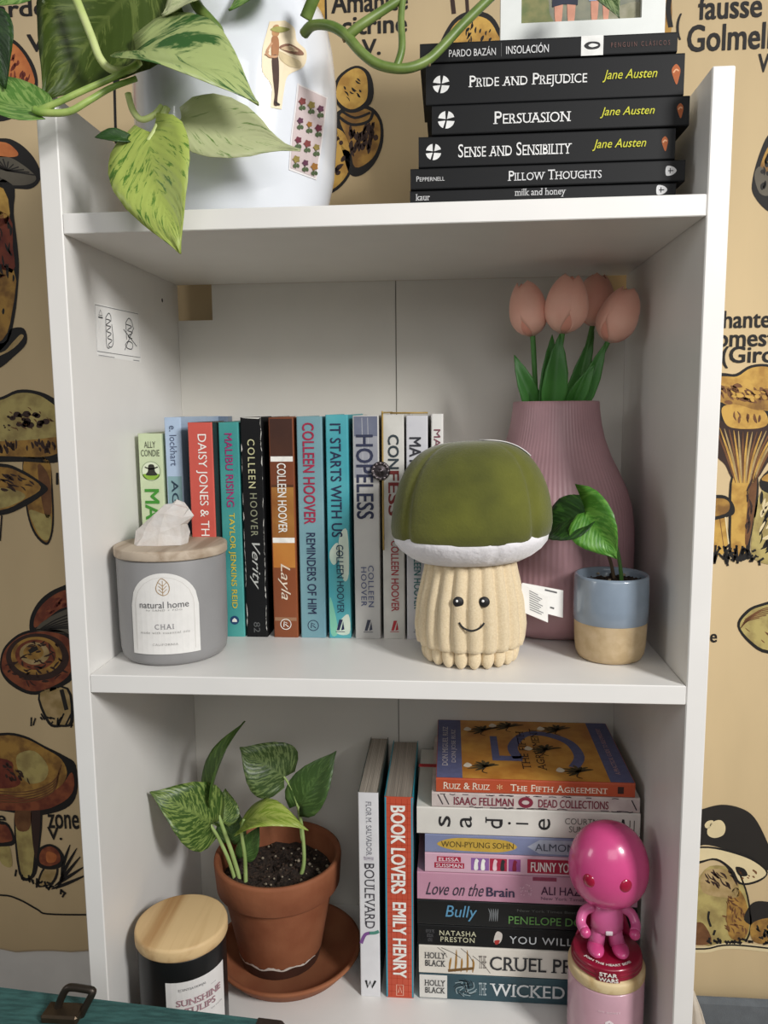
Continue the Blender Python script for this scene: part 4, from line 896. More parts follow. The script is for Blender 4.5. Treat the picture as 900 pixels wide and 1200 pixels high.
def soil(parent, c, R, z, seed, peb=60):
    r = random.Random(seed); V = [(c[0], c[1], z+.003)]; NRg = 12; NA = 48
    for j in range(1, NRg+1):
        for k in range(NA):
            a = 2*math.pi*k/NA; rr = R*j/NRg; V.append((c[0]+rr*math.cos(a), c[1]+rr*math.sin(a), z+r.uniform(-.0022, .0026)+.002*math.sin(rr*90+a)))
    Fs = [(0, 1+k, 1+(k+1) % NA) for k in range(NA)]+[(1+(j-1)*NA+k, 1+j*NA+k, 1+j*NA+(k+1) % NA, 1+(j-1)*NA+(k+1) % NA) for j in range(1, NRg) for k in range(NA)]
    s = obj('soil', V, Fs, mat('1E1713', .95, .5, 300, .003, hex2='3A2C22'), parent, False)
    b = MB()
    for k in range(peb):
        a = r.uniform(0, 6.283); rr = R*math.sqrt(r.random())*.95; q = r.uniform(.0006, .0022)
        b.ell((c[0]+rr*math.cos(a), c[1]+rr*math.sin(a), z+.0025+q*.3), q, q*r.uniform(.6, 1), q*.8, 6, 4, mi=r.choice((0, 0, 1, 1, 1)))
    o = b.build('soil_crumbs', [mat('8F8472', .9, .2, 200), mat('3A2A1F', .95, .3, 200)], s); o['kind'] = 'stuff'
# ---------------------------------------------------------------- small two-tone pot
sc_ = Vector((.4535, .0755, .0003))
sp = thing('potted_plant', 'small plant in two-tone pot, blue-grey glaze above raw beige clay', 'plant', sc_)
prS = [(.025, 0), (.0275, .0012), (.0300, .006), (.0312, .014), (.0318, .030), (.0322, .033)]
b = MB(); b.lathe(sc_, prS[:-1]+[(.0320, .0345)], 56, capt=False); b.build('clay_base', mat('C2AB88', .75, .07, 90, .0006, hex2='B29A74'), sp)
b = MB(); b.lathe(sc_, [(.0320, .0345), (.0328, .0352), (.0329, .05), (.0326, .074), (.0316, .0765), (.0300, .0762), (.0292, .073), (.0288, .055), (.0001, .054)], 56, capb=False); b.build('glazed_wall', mat('8593A2', .22, .05, 50, coat=.4), sp)
soil(sp, sc_, .0285, .0685, 2, 30)
gd = pothos_mat('2A4A22', '3F6A2C', .35, 6, 1); gb = pothos_mat('4E8C2E', '6FA844', .45, 7, 2); st1 = mat('4F7A38', .45, .1, 30)
pstem(sp, st1, [(729, 692, .074), (727, 665, .073), (722, 640, .072), (712, 615, .070), (694, 604, .068), (686, 606, .066)], .0019, .0012); pstem(sp, mat('5A4A34', .6, .2, 60), [(722, 692, .080), (716, 660, .079), (710, 645, .078)], .0018, .0012)
pleaf(sp, gd, (692, 606), (636, 630), 60, .068, .100, (.25, -.75, .6), arch=.20, fold=.15, lobe=.12)
pleaf(sp, gb, (686, 600), (723, 655), 56, .066, .052, (-.35, -1, .1), arch=.05, fold=.38, lobe=.04, lobe2=.52)
b = MB(); 
# ---------------------------------------------------------------- terracotta pot and saucer
tcx, tcy = .1225, .163
sau = thing('saucer', 'round terracotta saucer under the clay pot', 'saucer', (tcx, tcy, Z3))
terr = mat('804628', .8, .12, 18, .0004, hex2='965C3C', bscale=120); terr2 = mat('884C2E', .8, .1, 18, hex2='9C6240')
b = MB(); b.lathe((tcx+.009, tcy, Z3+.0003), [(.062, 0), (.066, .001), (.079, .016), (.0805, .0185), (.0800, .0200), (.0765, .0200), (.0745, .0175), (.064, .0065), (.001, .006)], 72); b.build('dish', terr2, sau)
zp = Z3+.0068
pot = thing('potted_plant', 'young pothos with marbled leaves in a terracotta pot on saucer', 'plant', (tcx, tcy, zp))
PH = .121; zr = zp+PH
b = MB(); b.lathe((tcx, tcy, zp), [(.040, 0), (.0425, .001), (.0455, .012), (.0600, .087)], 72, capt=False); b.build('pot_body', terr, pot)
b = MB(); b.lathe((tcx, tcy, zp), [(.0595, .0865), (.0655, .0868), (.0668, .0885), (.0690, .117), (.0686, .1203), (.0670, PH), (.0640, .1203), (.0625, .115), (.0605, .09), (.058, .075)], 72, capb=False, capt=False); b.build('pot_rim', terr, pot)
# lime stain round the foot
V = []; n = 40; r = random.Random(9)
for k in range(n+1):
    a = math.radians(-155+130*k/n); zz = .0135+.0012*math.sin(k*.7); hh = max(.0008, .0034*r.uniform(.4, 1.2)*math.sin(math.pi*k/n)**.4)
    for h in (0, hh):
        rr = .0455+(.0600-.0455)*(zz+h-.012)/.075+.0006; V.append((tcx+rr*math.cos(a), tcy+rr*math.sin(a), zp+zz+h))
obj('lime_stain', V, [(2*k, 2*k+2, 2*k+3, 2*k+1) for k in range(n)], mat('D9CFC4', .9, .1, 200), pot)
b = MB(); b.lathe((tcx, tcy, zp), [(.0427, .0008), (.0457, .0118), (.0461, .0145)], 72, capb=False, capt=False); b.build('damp_foot', mat('3E241A', .6, .2, 60), pot)
soil(pot, (tcx, tcy), .0600, zp+.095, 5, 150)
v1 = pothos_mat('44612A', '8CA256', .44, 12, 1); v2 = pothos_mat('4A6A2C', '6A8A40', .4, 8, 2); v3 = pothos_mat('42592E', '7A8E58', .45, 11, 3); v4 = pothos_mat('8FA83E', 'B8C765', .55, 8, 4); v5 = pothos_mat('456330', '5F7E42', .35, 8, 5)
ps = mat('8FA860', .45, .12, 40, hex2='A9BF78')
YS = .150
pstem(pot, ps, [(277, 1036, YS), (268, 1008, YS), (256, 982, YS-.004), (246, 966, YS-.008)], .0024, .0017); pleaf(pot, v1, (247, 966), (176, 928), 68, .140, .105, (.12, -.75, .75), fold=.18, arch=.10, lobe=.14)
pstem(pot, ps, [(283, 1037, YS), (272, 1000, YS), (262, 972, YS-.002), (251, 942, YS)], .0026, .002); pleaf(pot, v2, (249, 944), (287, 845), 36, .150, .165, (-.9, -.55, 0), fold=.55, arch=.10, lobe=.04)
pstem(pot, ps, [(288, 1038, YS-.004), (287, 1005, YS-.004), (283, 975, YS-.006), (286, 960, YS-.008)], .0024, .0016); pleaf(pot, v4, (282, 972), (361, 973), 44, .142, .120, (.0, -.35, .95), fold=.15, arch=.26, lobe=.05)
pstem(pot, ps, [(350, 1034, YS+.012), (356, 1012, YS+.012), (355, 980, YS+.012), (350, 945, YS+.012)], .0024, .0018); pstem(pot, ps, [(354, 985, YS+.012), (350, 950, YS+.013), (342, 925, YS+.013), (332, 909, YS+.012)], .0018, .0013)
pleaf(pot, v3, (334, 910), (281, 876), 66, .162, .150, (.1, -1, .35), fold=.12, arch=.05, lobe=.10); pleaf(pot, v5, (351, 944), (394, 880), 46, .162, .172, (-.3, -1, .1), fold=.3, arch=.06, lobe=.12)
pleaf(pot, v5, (270, 985), (276, 946), 34, .162, .170, (0, -1, .2), fold=.2); pleaf(pot, v5, (285, 1005), (304, 968), 24, .158, .162, (0, -1, .2), fold=.2); pleaf(pot, v1, (262, 965), (264, 924), 34, .158, .178, (.2, -1, .2), fold=.2)
# ---------------------------------------------------------------- black candle
bcx, bcy, bh = .0520, .0520, .1195
bk = thing('candle', 'black candle jar with pine lid and white SUNSHINE TULIPS label', 'candle', (bcx, bcy, Z3))
b = MB(); b.lathe((bcx, bcy, Z3+.0003), [(.038, 0), (.0402, .001), (.0415, .005), (.0415, .105), (.0408, .1065), (.039, .1065)], 60); b.build('jar', mat('141516', .35, .1, 40), bk)
b = MB(); b.lathe((bcx, bcy, Z3+.0003), [(.0400, .1068), (.0430, .1071), (.0436, .1085), (.0436, bh-.003), (.0428, bh-.0006), (.041, bh)], 60); b.build('lid', wood_mat('B48A57', 'DDBE8C', -.5, 30), bk)
phb = math.atan2(CAM.x-bcx, bcy-CAM.y)+.32; P = cyl((bcx, bcy, Z3), .0415, phb, .0003); p = Print(P); lw = .0305
for k in range(12): p.fill([(-lw+2*lw*k/12, .02), (-lw+2*lw*(k+1)/12, .02), (-lw+2*lw*(k+1)/12, .0865), (-lw+2*lw*k/12, .0865)], mat('E9E7E4', .6, .02, 100), 0, False)
lb = p.build('label', bk)
text(lb, 'brand_lettering', 'SCENTSATIONAL', ink('77777A'), P, (-.006, .0790, .026, .0022)); text(lb, 'scent_lettering', 'SUNSHINE', ink('B08A92'), P, (.001, .0660, .044, .0062), serif=True, bold=.01); text(lb, 'scent_lettering', 'TULIPS', ink('B08A92'), P, (.001, .0572, .030, .0062), serif=True, bold=.01); text(lb, 'scent_line', 'soy candle', ink('8A8A8C'), P, (.018, .0495, .014, .002))
p = Print(P); p.stroke([(-.018, .0768), (.004, .0768)], .0004, ink('9A9A9C'), 1, smooth=False); p.stroke([(.012, .0738), (.018, .0738)], .0004, ink('9A9A9C'), 1, smooth=False); p.build('label_rule', lb)
# ---------------------------------------------------------------- two upright books on the lower shelf
def lbook(label, cover, u0t, u1t, u0b, u1b, vt, vb, pages, **k):
    Y = .1135; x0 = (at(u0t, vt, Y=Y).x+at(u0b, vb, Y=Y).x)/2; x1 = (at(u1t, vt, Y=Y).x+at(u1b, vb, Y=Y).x)/2; zt = at((u0t+u1t)/2, vt, Y=Y).z
    t, S = book(label, cover, x0, x1, Y, .136, Z3+.0002, zt, True, pages=pages, group='upright books on the lower shelf', **k)
    return t, S, x0, x1, Y, zt
B = lbook('white paperback titled BOULEVARD with a purple-green ribbon line', cov('DCDCDE'), 418, 443, 424, 446, 929, 1167, 'A79E91', board=cov('59605A', hex2='2F3A36', scale=20))
def ltext(B, name, body, m, v0, v1, cx=.5, frac=.55, **k):
    t, S, x0, x1, Y, zt = B; u = 440; za = at(u, v0, Y=Y).z; zb = at(u, v1, Y=Y).z
    return text(t, name, body, m, S, (x0+(x1-x0)*cx, (za+zb)/2, (x1-x0)*frac, za-zb), rot=1, **k)
ltext(B, 'author_lettering', 'FLOR M. SALVADOR', ink('77777F'), 939, 1003, cx=.52, frac=.26, serif=True); ltext(B, 'series_lettering', 'LIBRO 1', ink('9A8FA0'), 1004, 1009, frac=.5)
ltext(B, 'title_lettering', 'BOULEVARD', ink('3F3D44'), 1012, 1088, cx=.52, frac=.5, serif=True)
t, S, x0, x1, Y, zt = B; z = lambda v: at(436, v, Y=Y).z; w = x1-x0; p = Print(S)
p.stroke([(x0+.0012, z(1106)), (x0+w*.25, z(1096)), (x0+w*.5, z(1093.5))], .0035, ink('7A4E8C'), 0); p.stroke([(x0+w*.48, z(1093.5)), (x0+w*.75, z(1093)), (x1-.0008, z(1091))], .0035, ink('4E8C7C'), 0); p.build('ribbon_line', t)
p = Print(S); zz = z(1153)
p.stroke([(x0+w*.28, zz+.004), (x0+w*.36, zz-.004), (x0+w*.5, zz+.003), (x0+w*.58, zz-.004), (x0+w*.76, zz+.004)], .0024, ink('1C1C1E'), 1, smooth=False); p.build('publisher_logo', t)
B = lbook('orange-red paperback titled BOOK LOVERS with turquoise cover edges', cov('BC4A30', hex2='C6553C', scale=20), 450, 486, 453, 483, 934, 1171, '9A9084', board=cov('1E93A8'))
t, S, x0, x1, Y, zt = B; w = x1-x0; p = Print(S); gl = ink('B23B20')
for k in range(1, 5): p.stroke([(x0+w*k/5, zt-.002), (x0+w*k/5, Z3+.002)], .0005, gl, -.5, smooth=False)
for k in range(1, 30): zz = Z3+(zt-Z3)*k/30; p.stroke([(x0+.0013, zz), (x1-.0013, zz)], .0005, gl, -.5, smooth=False)
o = p.build('grid_pattern', t); o['kind'] = 'stuff'
for a, bb in ((x0, x0+.0022), (x1-.0022, x1)):
    p = Print(S); p.fill([(a+.0003, zt-.0004), (bb-.0003, zt-.0004), (bb-.0003, Z3+.001), (a+.0003, Z3+.001)], cov('1E93A8'), -.2, False); p.build('turquoise_edge', t)
ltext(B, 'title_lettering', 'BOOK LOVERS', wht, 943, 1046, cx=.47, frac=.52, bold=.03); ltext(B, 'author_lettering', 'EMILY HENRY', wht, 1056, 1144, cx=.5, frac=.48, bold=.03)
p = Print(S); zz = at(466, 1160, Y=Y).z; cx = (x0+x1)/2; ol = ink('E9B7A0')
p.stroke([(cx-.0035, zz-.006), (cx+.0035, zz-.006), (cx+.0035, zz+.006), (cx-.0035, zz+.006)], .0008, ol, 1, True, False); p.stroke([(cx-.0018, zz-.003), (cx, zz+.004), (cx+.0018, zz-.003)], .0008, ol, 1, False, False); p.build('publisher_logo', t)
# ---------------------------------------------------------------- horizontal stack, lower shelf
YL = .1145
vb = [1176.6, 1146.7, 1113.5, 1089, 1059.5, 1026.7, 1003.5, 981.6, 949.5, 931.8, 914.7]
zb_ = [at(625, v, Y=YL).z for v in vb]; zb_[0] = Z3
def hbook(k, label, cover, u0, u1, dy=0, depth=.135, **kw):
    z0, z1 = zb_[k]+.0003, zb_[k+1]-.0002; vm_ = (vb[k]+vb[k+1])/2; Y = YL+dy
    x0 = at(u0, vm_, Y=Y).x; x1 = min(W-.004, at(u1, vm_, Y=Y).x)
    t, S = book(label, cover, x0, x1, Y, depth, z0, z1, False, group='books stacked flat on the lower shelf', **kw)
    return t, S, x0, x1, z0, z1, Y
def htext(B, name, body, m, u0, u1, cy=.5, frac=.5, **k):
    t, S, x0, x1, z0, z1, Y = B; v = 600-(z0+z1)*0
    pv = 1040; a = at_x(u0, (z0+z1)/2, Y); b_ = at_x(u1, (z0+z1)/2, Y)
    return text(t, name, body, m, S, ((a+b_)/2, z0+(z1-z0)*cy, b_-a, (z1-z0)*frac), **k)
def at_x(u, z, Y):      # x of the point on the line (y = Y, z) seen at image column u
    v = 600
    for _ in range(6):
        q = at(u, v, Y=Y); v += (q.z-z)*F/(Y-CAM.y)
    return at(u, v, Y=Y).x
def hband(B, name, u0, u1, m, c0=0, c1=1, layer=-.4):
    t, S, x0, x1, z0, z1, Y = B; a = max(x0+.0002, at_x(u0, (z0+z1)/2, Y)); b_ = min(x1-.0002, at_x(u1, (z0+z1)/2, Y)); h = z1-z0; e = .0012*(c0 == 0); f = .0012*(c1 == 1)
    p = Print(S); p.fill([(a, z0+h*c0+e), (b_, z0+h*c0+e), (b_, z0+h*c1-f), (a, z0+h*c1-f)], m, layer, False); return p.build(name, t)
dk = ink('2A2A2C')
B = hbook(0, 'dark teal paperback titled WICKED KING at the bottom of its stack', cov('25404A', hex2='34535C', scale=14), 491.5, 750)
hband(B, 'white_end', 491, 524, cov('D8D6D0')); htext(B, 'author_lettering', 'HOLLY\nBLACK', ink('3A3A3C'), 497.5, 522, .5, .52, serif=True, bold=.008); htext(B, 'title_lettering', 'THE', ink('A7B4B8'), 561, 570, .5, .5, serif=True); htext(B, 'title_lettering', 'WICKED KING', ink('D9DCDC'), 574, 722, .5, .5, serif=True, bold=.008)
t, S, x0, x1, z0, z1, Y = B; p = Print(S); gx = at_x(545, z0, Y); r = random.Random(3)
for k in range(16): a = r.uniform(0, 6.28); p.stroke([(gx+r.uniform(-.004, .004), (z0+z1)/2+r.uniform(-.006, .006)), (gx+.009*math.cos(a), (z0+z1)/2+.007*math.sin(a)), (gx+.012*math.cos(a+.7), (z0+z1)/2+.0095*math.sin(a+.7))], .0009, [ink('8FA0A4'), ink('1A2A30')][k % 2], 0)
o = p.build('crown_ornament', t); o['kind'] = 'stuff'
B = hbook(1, 'white paperback titled CRUEL PRINCE with golden crown ornament', cov('D6D0C4', hex2='E0DBD0', scale=20), 491, 750)
htext(B, 'author_lettering', 'HOLLY\nBLACK', ink('3A3A3C'), 497.5, 522.5, .52, .5, serif=True, bold=.008); htext(B, 'title_lettering', 'THE', ink('77706A'), 561, 570, .5, .45, serif=True); htext(B, 'title_lettering', 'CRUEL PRINCE', ink('2B2B2E'), 574, 722, .48, .5, serif=True, bold=.008)
t, S, x0, x1, z0, z1, Y = B; p = Print(S); gx = at_x(540, z0, Y); hh = z1-z0; gm = ink('9C7436')
for k in range(5): p.stroke([(gx-.012+.006*k, z0+.003), (gx-.012+.006*k+.001, z0+hh*.4), (gx-.010+.0055*k, z0+hh*(.6+.3*(k % 2)))], .0022, gm, 0, taper=True)
p.stroke([(gx-.013, z0+.004), (gx, z0+.006), (gx+.013, z0+.008)], .003, ink('6E4E22'), 1)
for a, b_ in (((-.02, .95), (.0, .6)), ((.0, .95), (.012, .5)), ((.012, .7), (.03, .1)), ((-.014, .6), (-.024, .95))): p.stroke([(gx+a[0], z0+hh*a[1]), (gx+(a[0]+b_[0])/2+.002, z0+hh*(a[1]+b_[1])/2), (gx+b_[0], z0+hh*b_[1])], .0006, ink('57504A'), 0)
p.build('crown_ornament', t)
B = hbook(2, 'black paperback by NATASHA PRESTON with grey capital lettering', cov('0E0F10', .55, spec=.3), 489.5, 750)
htext(B, 'blurb_lines', 'NEW YORK TIMES\nBESTSELLING\nAUTHOR', ink('5C5C5E'), 499, 509, .5, .6); htext(B, 'author_lettering', 'NATASHA\nPRESTON', ink('C9C7A8'), 515, 558, .5, .55, bold=.004, space=1.15); htext(B, 'title_lettering', 'YOU WILL BE MINE', ink('C2C6C8'), 597, 735, .46, .36, bold=.004, space=1.15)
t, S, x0, x1, z0, z1, Y = B; p = Print(S); gx = at_x(583, z0, Y); zc = (z0+z1)/2
p.fill([(gx-.004, zc-.004), (gx-.001, zc+.007), (gx+.0045, zc+.005), (gx+.004, zc-.002), (gx+.001, zc-.006)], ink('C9C2BA'), 0); p.fill([(gx-.002, zc-.007), (gx+.001, zc-.006), (gx+.002, zc-.002), (gx-.003, zc-.003)], ink('A5302A'), 1); p.build('hand_picture', t)
B = hbook(3, 'dark paperback titled Bully in blue letters', cov('0E1112', .4), 489, 750)
htext(B, 'title_lettering', 'Bully', ink('5B93B5'), 522, 559, .52, .62, shear=.2, bold=.004); htext(B, 'author_lettering', 'PENELOPE DOUGLAS', ink('5F8F4C'), 596, 725, .34, .32, bold=.006); htext(B, 'blurb_line', 'New York Times Bestselling Author', ink('5A5E5A'), 606, 718, .72, .14)
t, S, x0, x1, z0, z1, Y = B; p = Print(S); gx = at_x(578, z0, Y); zc = (z0+z1)/2
for k in range(5): p.stroke([(gx-.004+.002*k, zc-.007), (gx-.003+.0018*k, zc+.001), (gx-.005+.0024*k, zc+.007)], .0011, ink('7C8082'), 0, taper=True)
p.build('spine_ornament', t)
B = hbook(4, 'rose pink paperback titled Love on the Brain', cov('BE8AA0', hex2='C696AA', scale=20), 489, 750)
htext(B, 'title_lettering', 'Love on the', ink('2F2B3A'), 499, 567, .42, .46, shear=.45); htext(B, 'title_lettering', 'Brain', ink('38304A'), 570, 603, .38, .34, bold=.022); htext(B, 'author_lettering', 'ALI HAZELWOOD', ink('4A2340'), 634, 735, .5, .3, bold=.01); htext(B, 'blurb_line', 'New York Times bestselling author', ink('6A4A60'), 634, 740, .2, .15)
t, S, x0, x1, z0, z1, Y = B; p = Print(S); gx = at_x(617, z0, Y); zc = z0+(z1-z0)*.42; r = random.Random(8)
for k in range(22): a = r.uniform(0, 6.28); q = r.uniform(.001, .008); p.fill([(gx+q*math.cos(a)+.0007*math.cos(c_), zc+q*math.sin(a)+.0007*math.sin(c_)) for c_ in (0, 1.6, 3.1, 4.7)], ink('E0B9C9'), 0, False)
o = p.build('spine_ornament', t); o['kind'] = 'stuff'
hband(B, 'cover_art', 624, 652, ink('8E3A55'), .84, .98, 0)
B = hbook(5, 'light pink paperback titled FUNNY with crimson boxes along its spine', cov('CFA6B8', hex2='D6B2C0', scale=20), 498, 749)
for c0, c1, tx in ((.56, .84, 'ELISSA'), (.24, .52, 'SUSSMAN')): hband(B, 'author_box', 509 if tx == 'SUSSMAN' else 512, 544 if tx == 'SUSSMAN' else 540, ink('A8233F'), c0, c1, 0); htext(B, 'author_lettering', tx, ink('EBD3DA'), 511 if tx == 'SUSSMAN' else 514, 542 if tx == 'SUSSMAN' else 538, (c0+c1)/2, .19, bold=.014)
for (a, b_), m in zip(((552, 573), (574, 594), (596, 610)), (ink('8B5FA0'), ink('A8233F'), ink('8B4A86'))): hband(B, 'picture_box', a, b_, m, .18, .82, 0)
t, S, x0, x1, z0, z1, Y = B; p = Print(S); zc = (z0+z1)/2
for u, m in ((558, wht), (566, wht), (580, ink('E6C7CE')), (589, dk), (603, ink('7A1830'))):
    gx = at_x(u, zc, Y); p.fill([(gx-.002, zc-.0055), (gx+.0018, zc-.0055), (gx+.0016, zc+.001), (gx+.0024, zc+.004), (gx, zc+.006), (gx-.0015, zc+.003)], m, 1.5)
p.build('figure_pictures', t)['kind'] = 'stuff'
hband(B, 'title_box', 618, 735, ink('A8233F'), .14, .86, 0); htext(B, 'title_lettering', 'FUNNY YOU SHOULD ASK', ink('EFE3E2'), 622, 731, .48, .5, bold=.02)
B = hbook(6, 'periwinkle blue paperback with yellow oval by WON-PYUNG SOHN', cov('7A82A4', hex2='868EAC', scale=20), 498, 749)
t, S, x0, x1, z0, z1, Y = B; p = Print(S); zc = (z0+z1)/2; h = z1-z0; a = at_x(512, zc, Y); b_ = at_x(606, zc, Y)
p.fill([(a, zc), (a+.015, zc+h*.32), ((a+b_)/2, zc+h*.36), (b_-.012, zc+h*.3), (b_, zc-.001), (b_-.014, zc-h*.34), ((a+b_)/2, zc-h*.36), (a+.014, zc-h*.3)], ink('C2A040'), 0); p.build('yellow_oval', t)
p = Print(S); a = at_x(618, zc, Y); b_ = at_x(700, zc, Y); p.fill([(a, zc), (a+.012, zc+h*.4), (b_, zc+h*.4), (b_, zc-h*.4), (a+.012, zc-h*.36)], ink('A9AFBF'), 0, False); p.build('title_panel', t)
htext(B, 'author_lettering', 'WON-PYUNG SOHN', ink('5A4A1E'), 517, 602, .5, .32); htext(B, 'title_lettering', 'ALMOND', ink('4A4E5E'), 627, 684, .5, .4)
B = hbook(7, 'white paperback titled sadie in widely spaced black letters', cov('DAD7CF'), 488.5, 752)
for q, u, w_, h_ in (('s', 521, 14, .40), ('a', 546, 14, .42), ('d', 579, 20, .42), ('e', 638, 14, .42)): htext(B, 'title_letter', q, ink('1E1E20'), u-w_/2, u+w_/2, .5, h_, rot=2, serif=q in 'd')
t, S, x0, x1, z0, z1, Y = B; zc = (z0+z1)/2; p = Print(S); gx = at_x(612, zc, Y); p.stroke([(gx-.006, zc), (gx+.006, zc)], .0018, ink('1E1E20'), 1, smooth=False); p.build('title_letter', t)
p = Print(S); gx = at_x(597, zc, Y); p.fill([(gx+.0014*math.cos(c_), zc+.0014*math.sin(c_)) for c_ in np.linspace(0, 6.28, 9)[:-1]], ink('1E1E20'), 1); p.build('title_letter', t)
htext(B, 'author_lettering', 'COURTNEY\nSUMMERS', ink('6A6862'), 662, 712, .5, .52); 
p = Print(S)
for u in (738, 743): gx = at_x(u, zc, Y); p.stroke([(gx, zc-.008), (gx, zc+.007)], .0008, ink('55534E'), 1, smooth=False)
gx = at_x(730, zc, Y); p.fill([(gx-.002, zc+.002), (gx+.002, zc+.002), (gx+.001, zc+.008), (gx-.001, zc+.008)], ink('2A2A2A'), 1, False); p.build('publisher_mark', t)
B = hbook(8, 'cream paperback titled DEAD COLLECTIONS with maroon lettering', cov('CFC4BE', hex2='BDB0AC', scale=60), 506, 750)
htext(B, 'author_lettering', 'ISAAC FELLMAN', ink('7A2036'), 532, 602, .48, .55, bold=.012); htext(B, 'title_lettering', 'DEAD COLLECTIONS', ink('7A2036'), 631, 713, .48, .55, bold=.012)
t, S, x0, x1, z0, z1, Y = B; zc = (z0+z1)/2; p = Print(S); gx = at_x(616, zc, Y)
p.stroke([(gx+.0055*math.cos(c_), zc+.004*math.sin(c_)) for c_ in np.linspace(0, 6.28, 11)[:-1]], .0035, ink('7A2036'), 1, True); r = random.Random(12)
for k in range(34):
    x = r.uniform(x0+.003, x1-.012); s = r.choice((z0+.0012, z1-.0012)); p.stroke([(x, s), (x+.003, s+r.uniform(-.0008, .0008)), (x+r.uniform(.004, .01), s)], .0009, ink('4A4046'), 0)
for x in (x0+.006, x1-.008, x0+.012): p.stroke([(x, z1-.002), (x+.005, z0+.003)], .0012, ink('3A3236'), 0, smooth=False)
p.build('spine_ornament', t)['kind'] = 'stuff'
B = hbook(9, 'orange-spined paperback titled THE FIFTH AGREEMENT lying on top of its stack', cov('B04A2C', hex2='BA5636', scale=20), 511, 744.5, depth=.149)
htext(B, 'author_lettering', 'Ruiz & Ruiz', ink('E8DCC8'), 519, 574, .5, .48, serif=True, caps=True); htext(B, 'title_lettering', 'The Fifth Agreement', ink('E8DCC8'), 598, 712, .48, .48, serif=True, caps=True); htext(B, 'spine_mark', '*', ink('E0C090'), 582, 589, .5, .4); hband(B, 'publisher_mark', 724, 731, ink('3A221C'), .25, .75, 0)
t, S, x0, x1, z0, z1, Y = B; PZ = planeZ(z1, .00012); w = x1-x0; d0, d1 = Y+.0015, Y+.1485
cb = ink('5E6288'); p = Print(PZ); p.fill([(x0+.0005, d0), (x0+w*.135, d0), (x0+w*.135, d1), (x0+.0005, d1)], cb, 0, False); p.build('cover_band', t)
p = Print(PZ); p.fill([(x0+w*.88, d0), (x1-.0005, d0), (x1-.0005, d1), (x0+w*.88, d1)], cb, 0, False); p.build('cover_band', t)
p = Print(PZ); p.fill([(x0+w*.135, d0), (x0+w*.88, d0), (x0+w*.88, d1), (x0+w*.135, d1)], mat('B5762C', .5, .2, 40, hex2='D29A44'), 0, False); fld = p.build('cover_field', t)
p = Print(PZ); fx = lambda a: x0+w*a; fy = lambda a: d0+(d1-d0)*a
p.fill([(fx(.30), fy(.28)), (fx(.34), fy(.28)), (fx(.34), fy(.70)), (fx(.30), fy(.70))], cb, 2, False); p.fill([(fx(.34), fy(.28)), (fx(.46), fy(.28)), (fx(.46), fy(.36)), (fx(.34), fy(.36))], cb, 2, False)
p.stroke([(fx(.44), fy(.32)), (fx(.42), fy(.52)), (fx(.50), fy(.74)), (fx(.62), fy(.76)), (fx(.74), fy(.62)), (fx(.77), fy(.38)), (fx(.72), fy(.2))], .011, cb, 2); p.build('cover_numeral', fld)
r = random.Random(2)
for a, b_ in ((.27, .80), (.26, .17), (.70, .84), (.60, .47), (.74, .13), (.42, .88)):
    p = Print(PZ); cx, cy = fx(a), fy(b_)
    for k in range(9): q = -1.0+k*.42+r.uniform(-.1, .1)+1.5; l = .014+.006*r.random(); p.stroke([(cx, cy), (cx+l*.5*math.cos(q), cy+l*.5*math.sin(q)+.001), (cx+l*math.cos(q), cy+l*math.sin(q)*.8)],   .0036, [ink('3A3420'), ink('5A4A2A')][k % 2], 3, taper=True)
    p.stroke([(cx, cy), (cx-.004, cy-.010), (cx+.001, cy-.014)], .0012, ink('3A2A1A'), 4); p.build('cover_plant', fld)
    p = Print(PZ); fxx, fyy = cx-.019, cy+.004; p.fill([(fxx-.004, fyy-.003), (fxx, fyy+.005), (fxx+.005, fyy-.001), (fxx+.001, fyy-.006)], ink('E6DCC8'), 4); p.build('cover_flower', fld)
tk = ink('3A241A')
text(fld, 'cover_title', 'THE FIFTH', tk, PZ, (fx(.475), fy(.48), .0085, .095), rot=2, serif=True); text(fld, 'cover_title', 'AGREEMENT', tk, PZ, (fx(.555), fy(.50), .0085, .105), rot=2, serif=True)
text(t, 'cover_author', 'DON MIGUEL RUIZ', ink('C9C2C4'), PZ, (fx(.045), fy(.52), .0058, .10), rot=2, serif=True); text(t, 'cover_author', 'DON JOSE RUIZ', ink('C9C2C4'), PZ, (fx(.095), fy(.52), .0058, .085), rot=2, serif=True); text(t, 'cover_line', 'A PRACTICAL GUIDE TO SELF-MASTERY', ink('C9A0A0'), PZ, (fx(.935), fy(.5), .0045, .115), rot=2, serif=True)
# red ribbon marker poking out between the stacks
q0 = at(491, 872, Y=.175); q1 = at(509, 870, Y=.175)
b = MB(); V = [(x, y, q0.z) for x in (.279, .31) for y in (.17, .179)]
rb = MB(); rb.box(min(q0.x, .282), zb_ and .330, .170, .177, zb_[9]-.0001, zb_[9]+.0002); tag(rb.build('ribbon_marker', mat('A3262A', .6, .05), None, False, (q0.x, .1735, zb_[9])), 'red ribbon marker sticking out beneath the orange-spined book', 'ribbon')
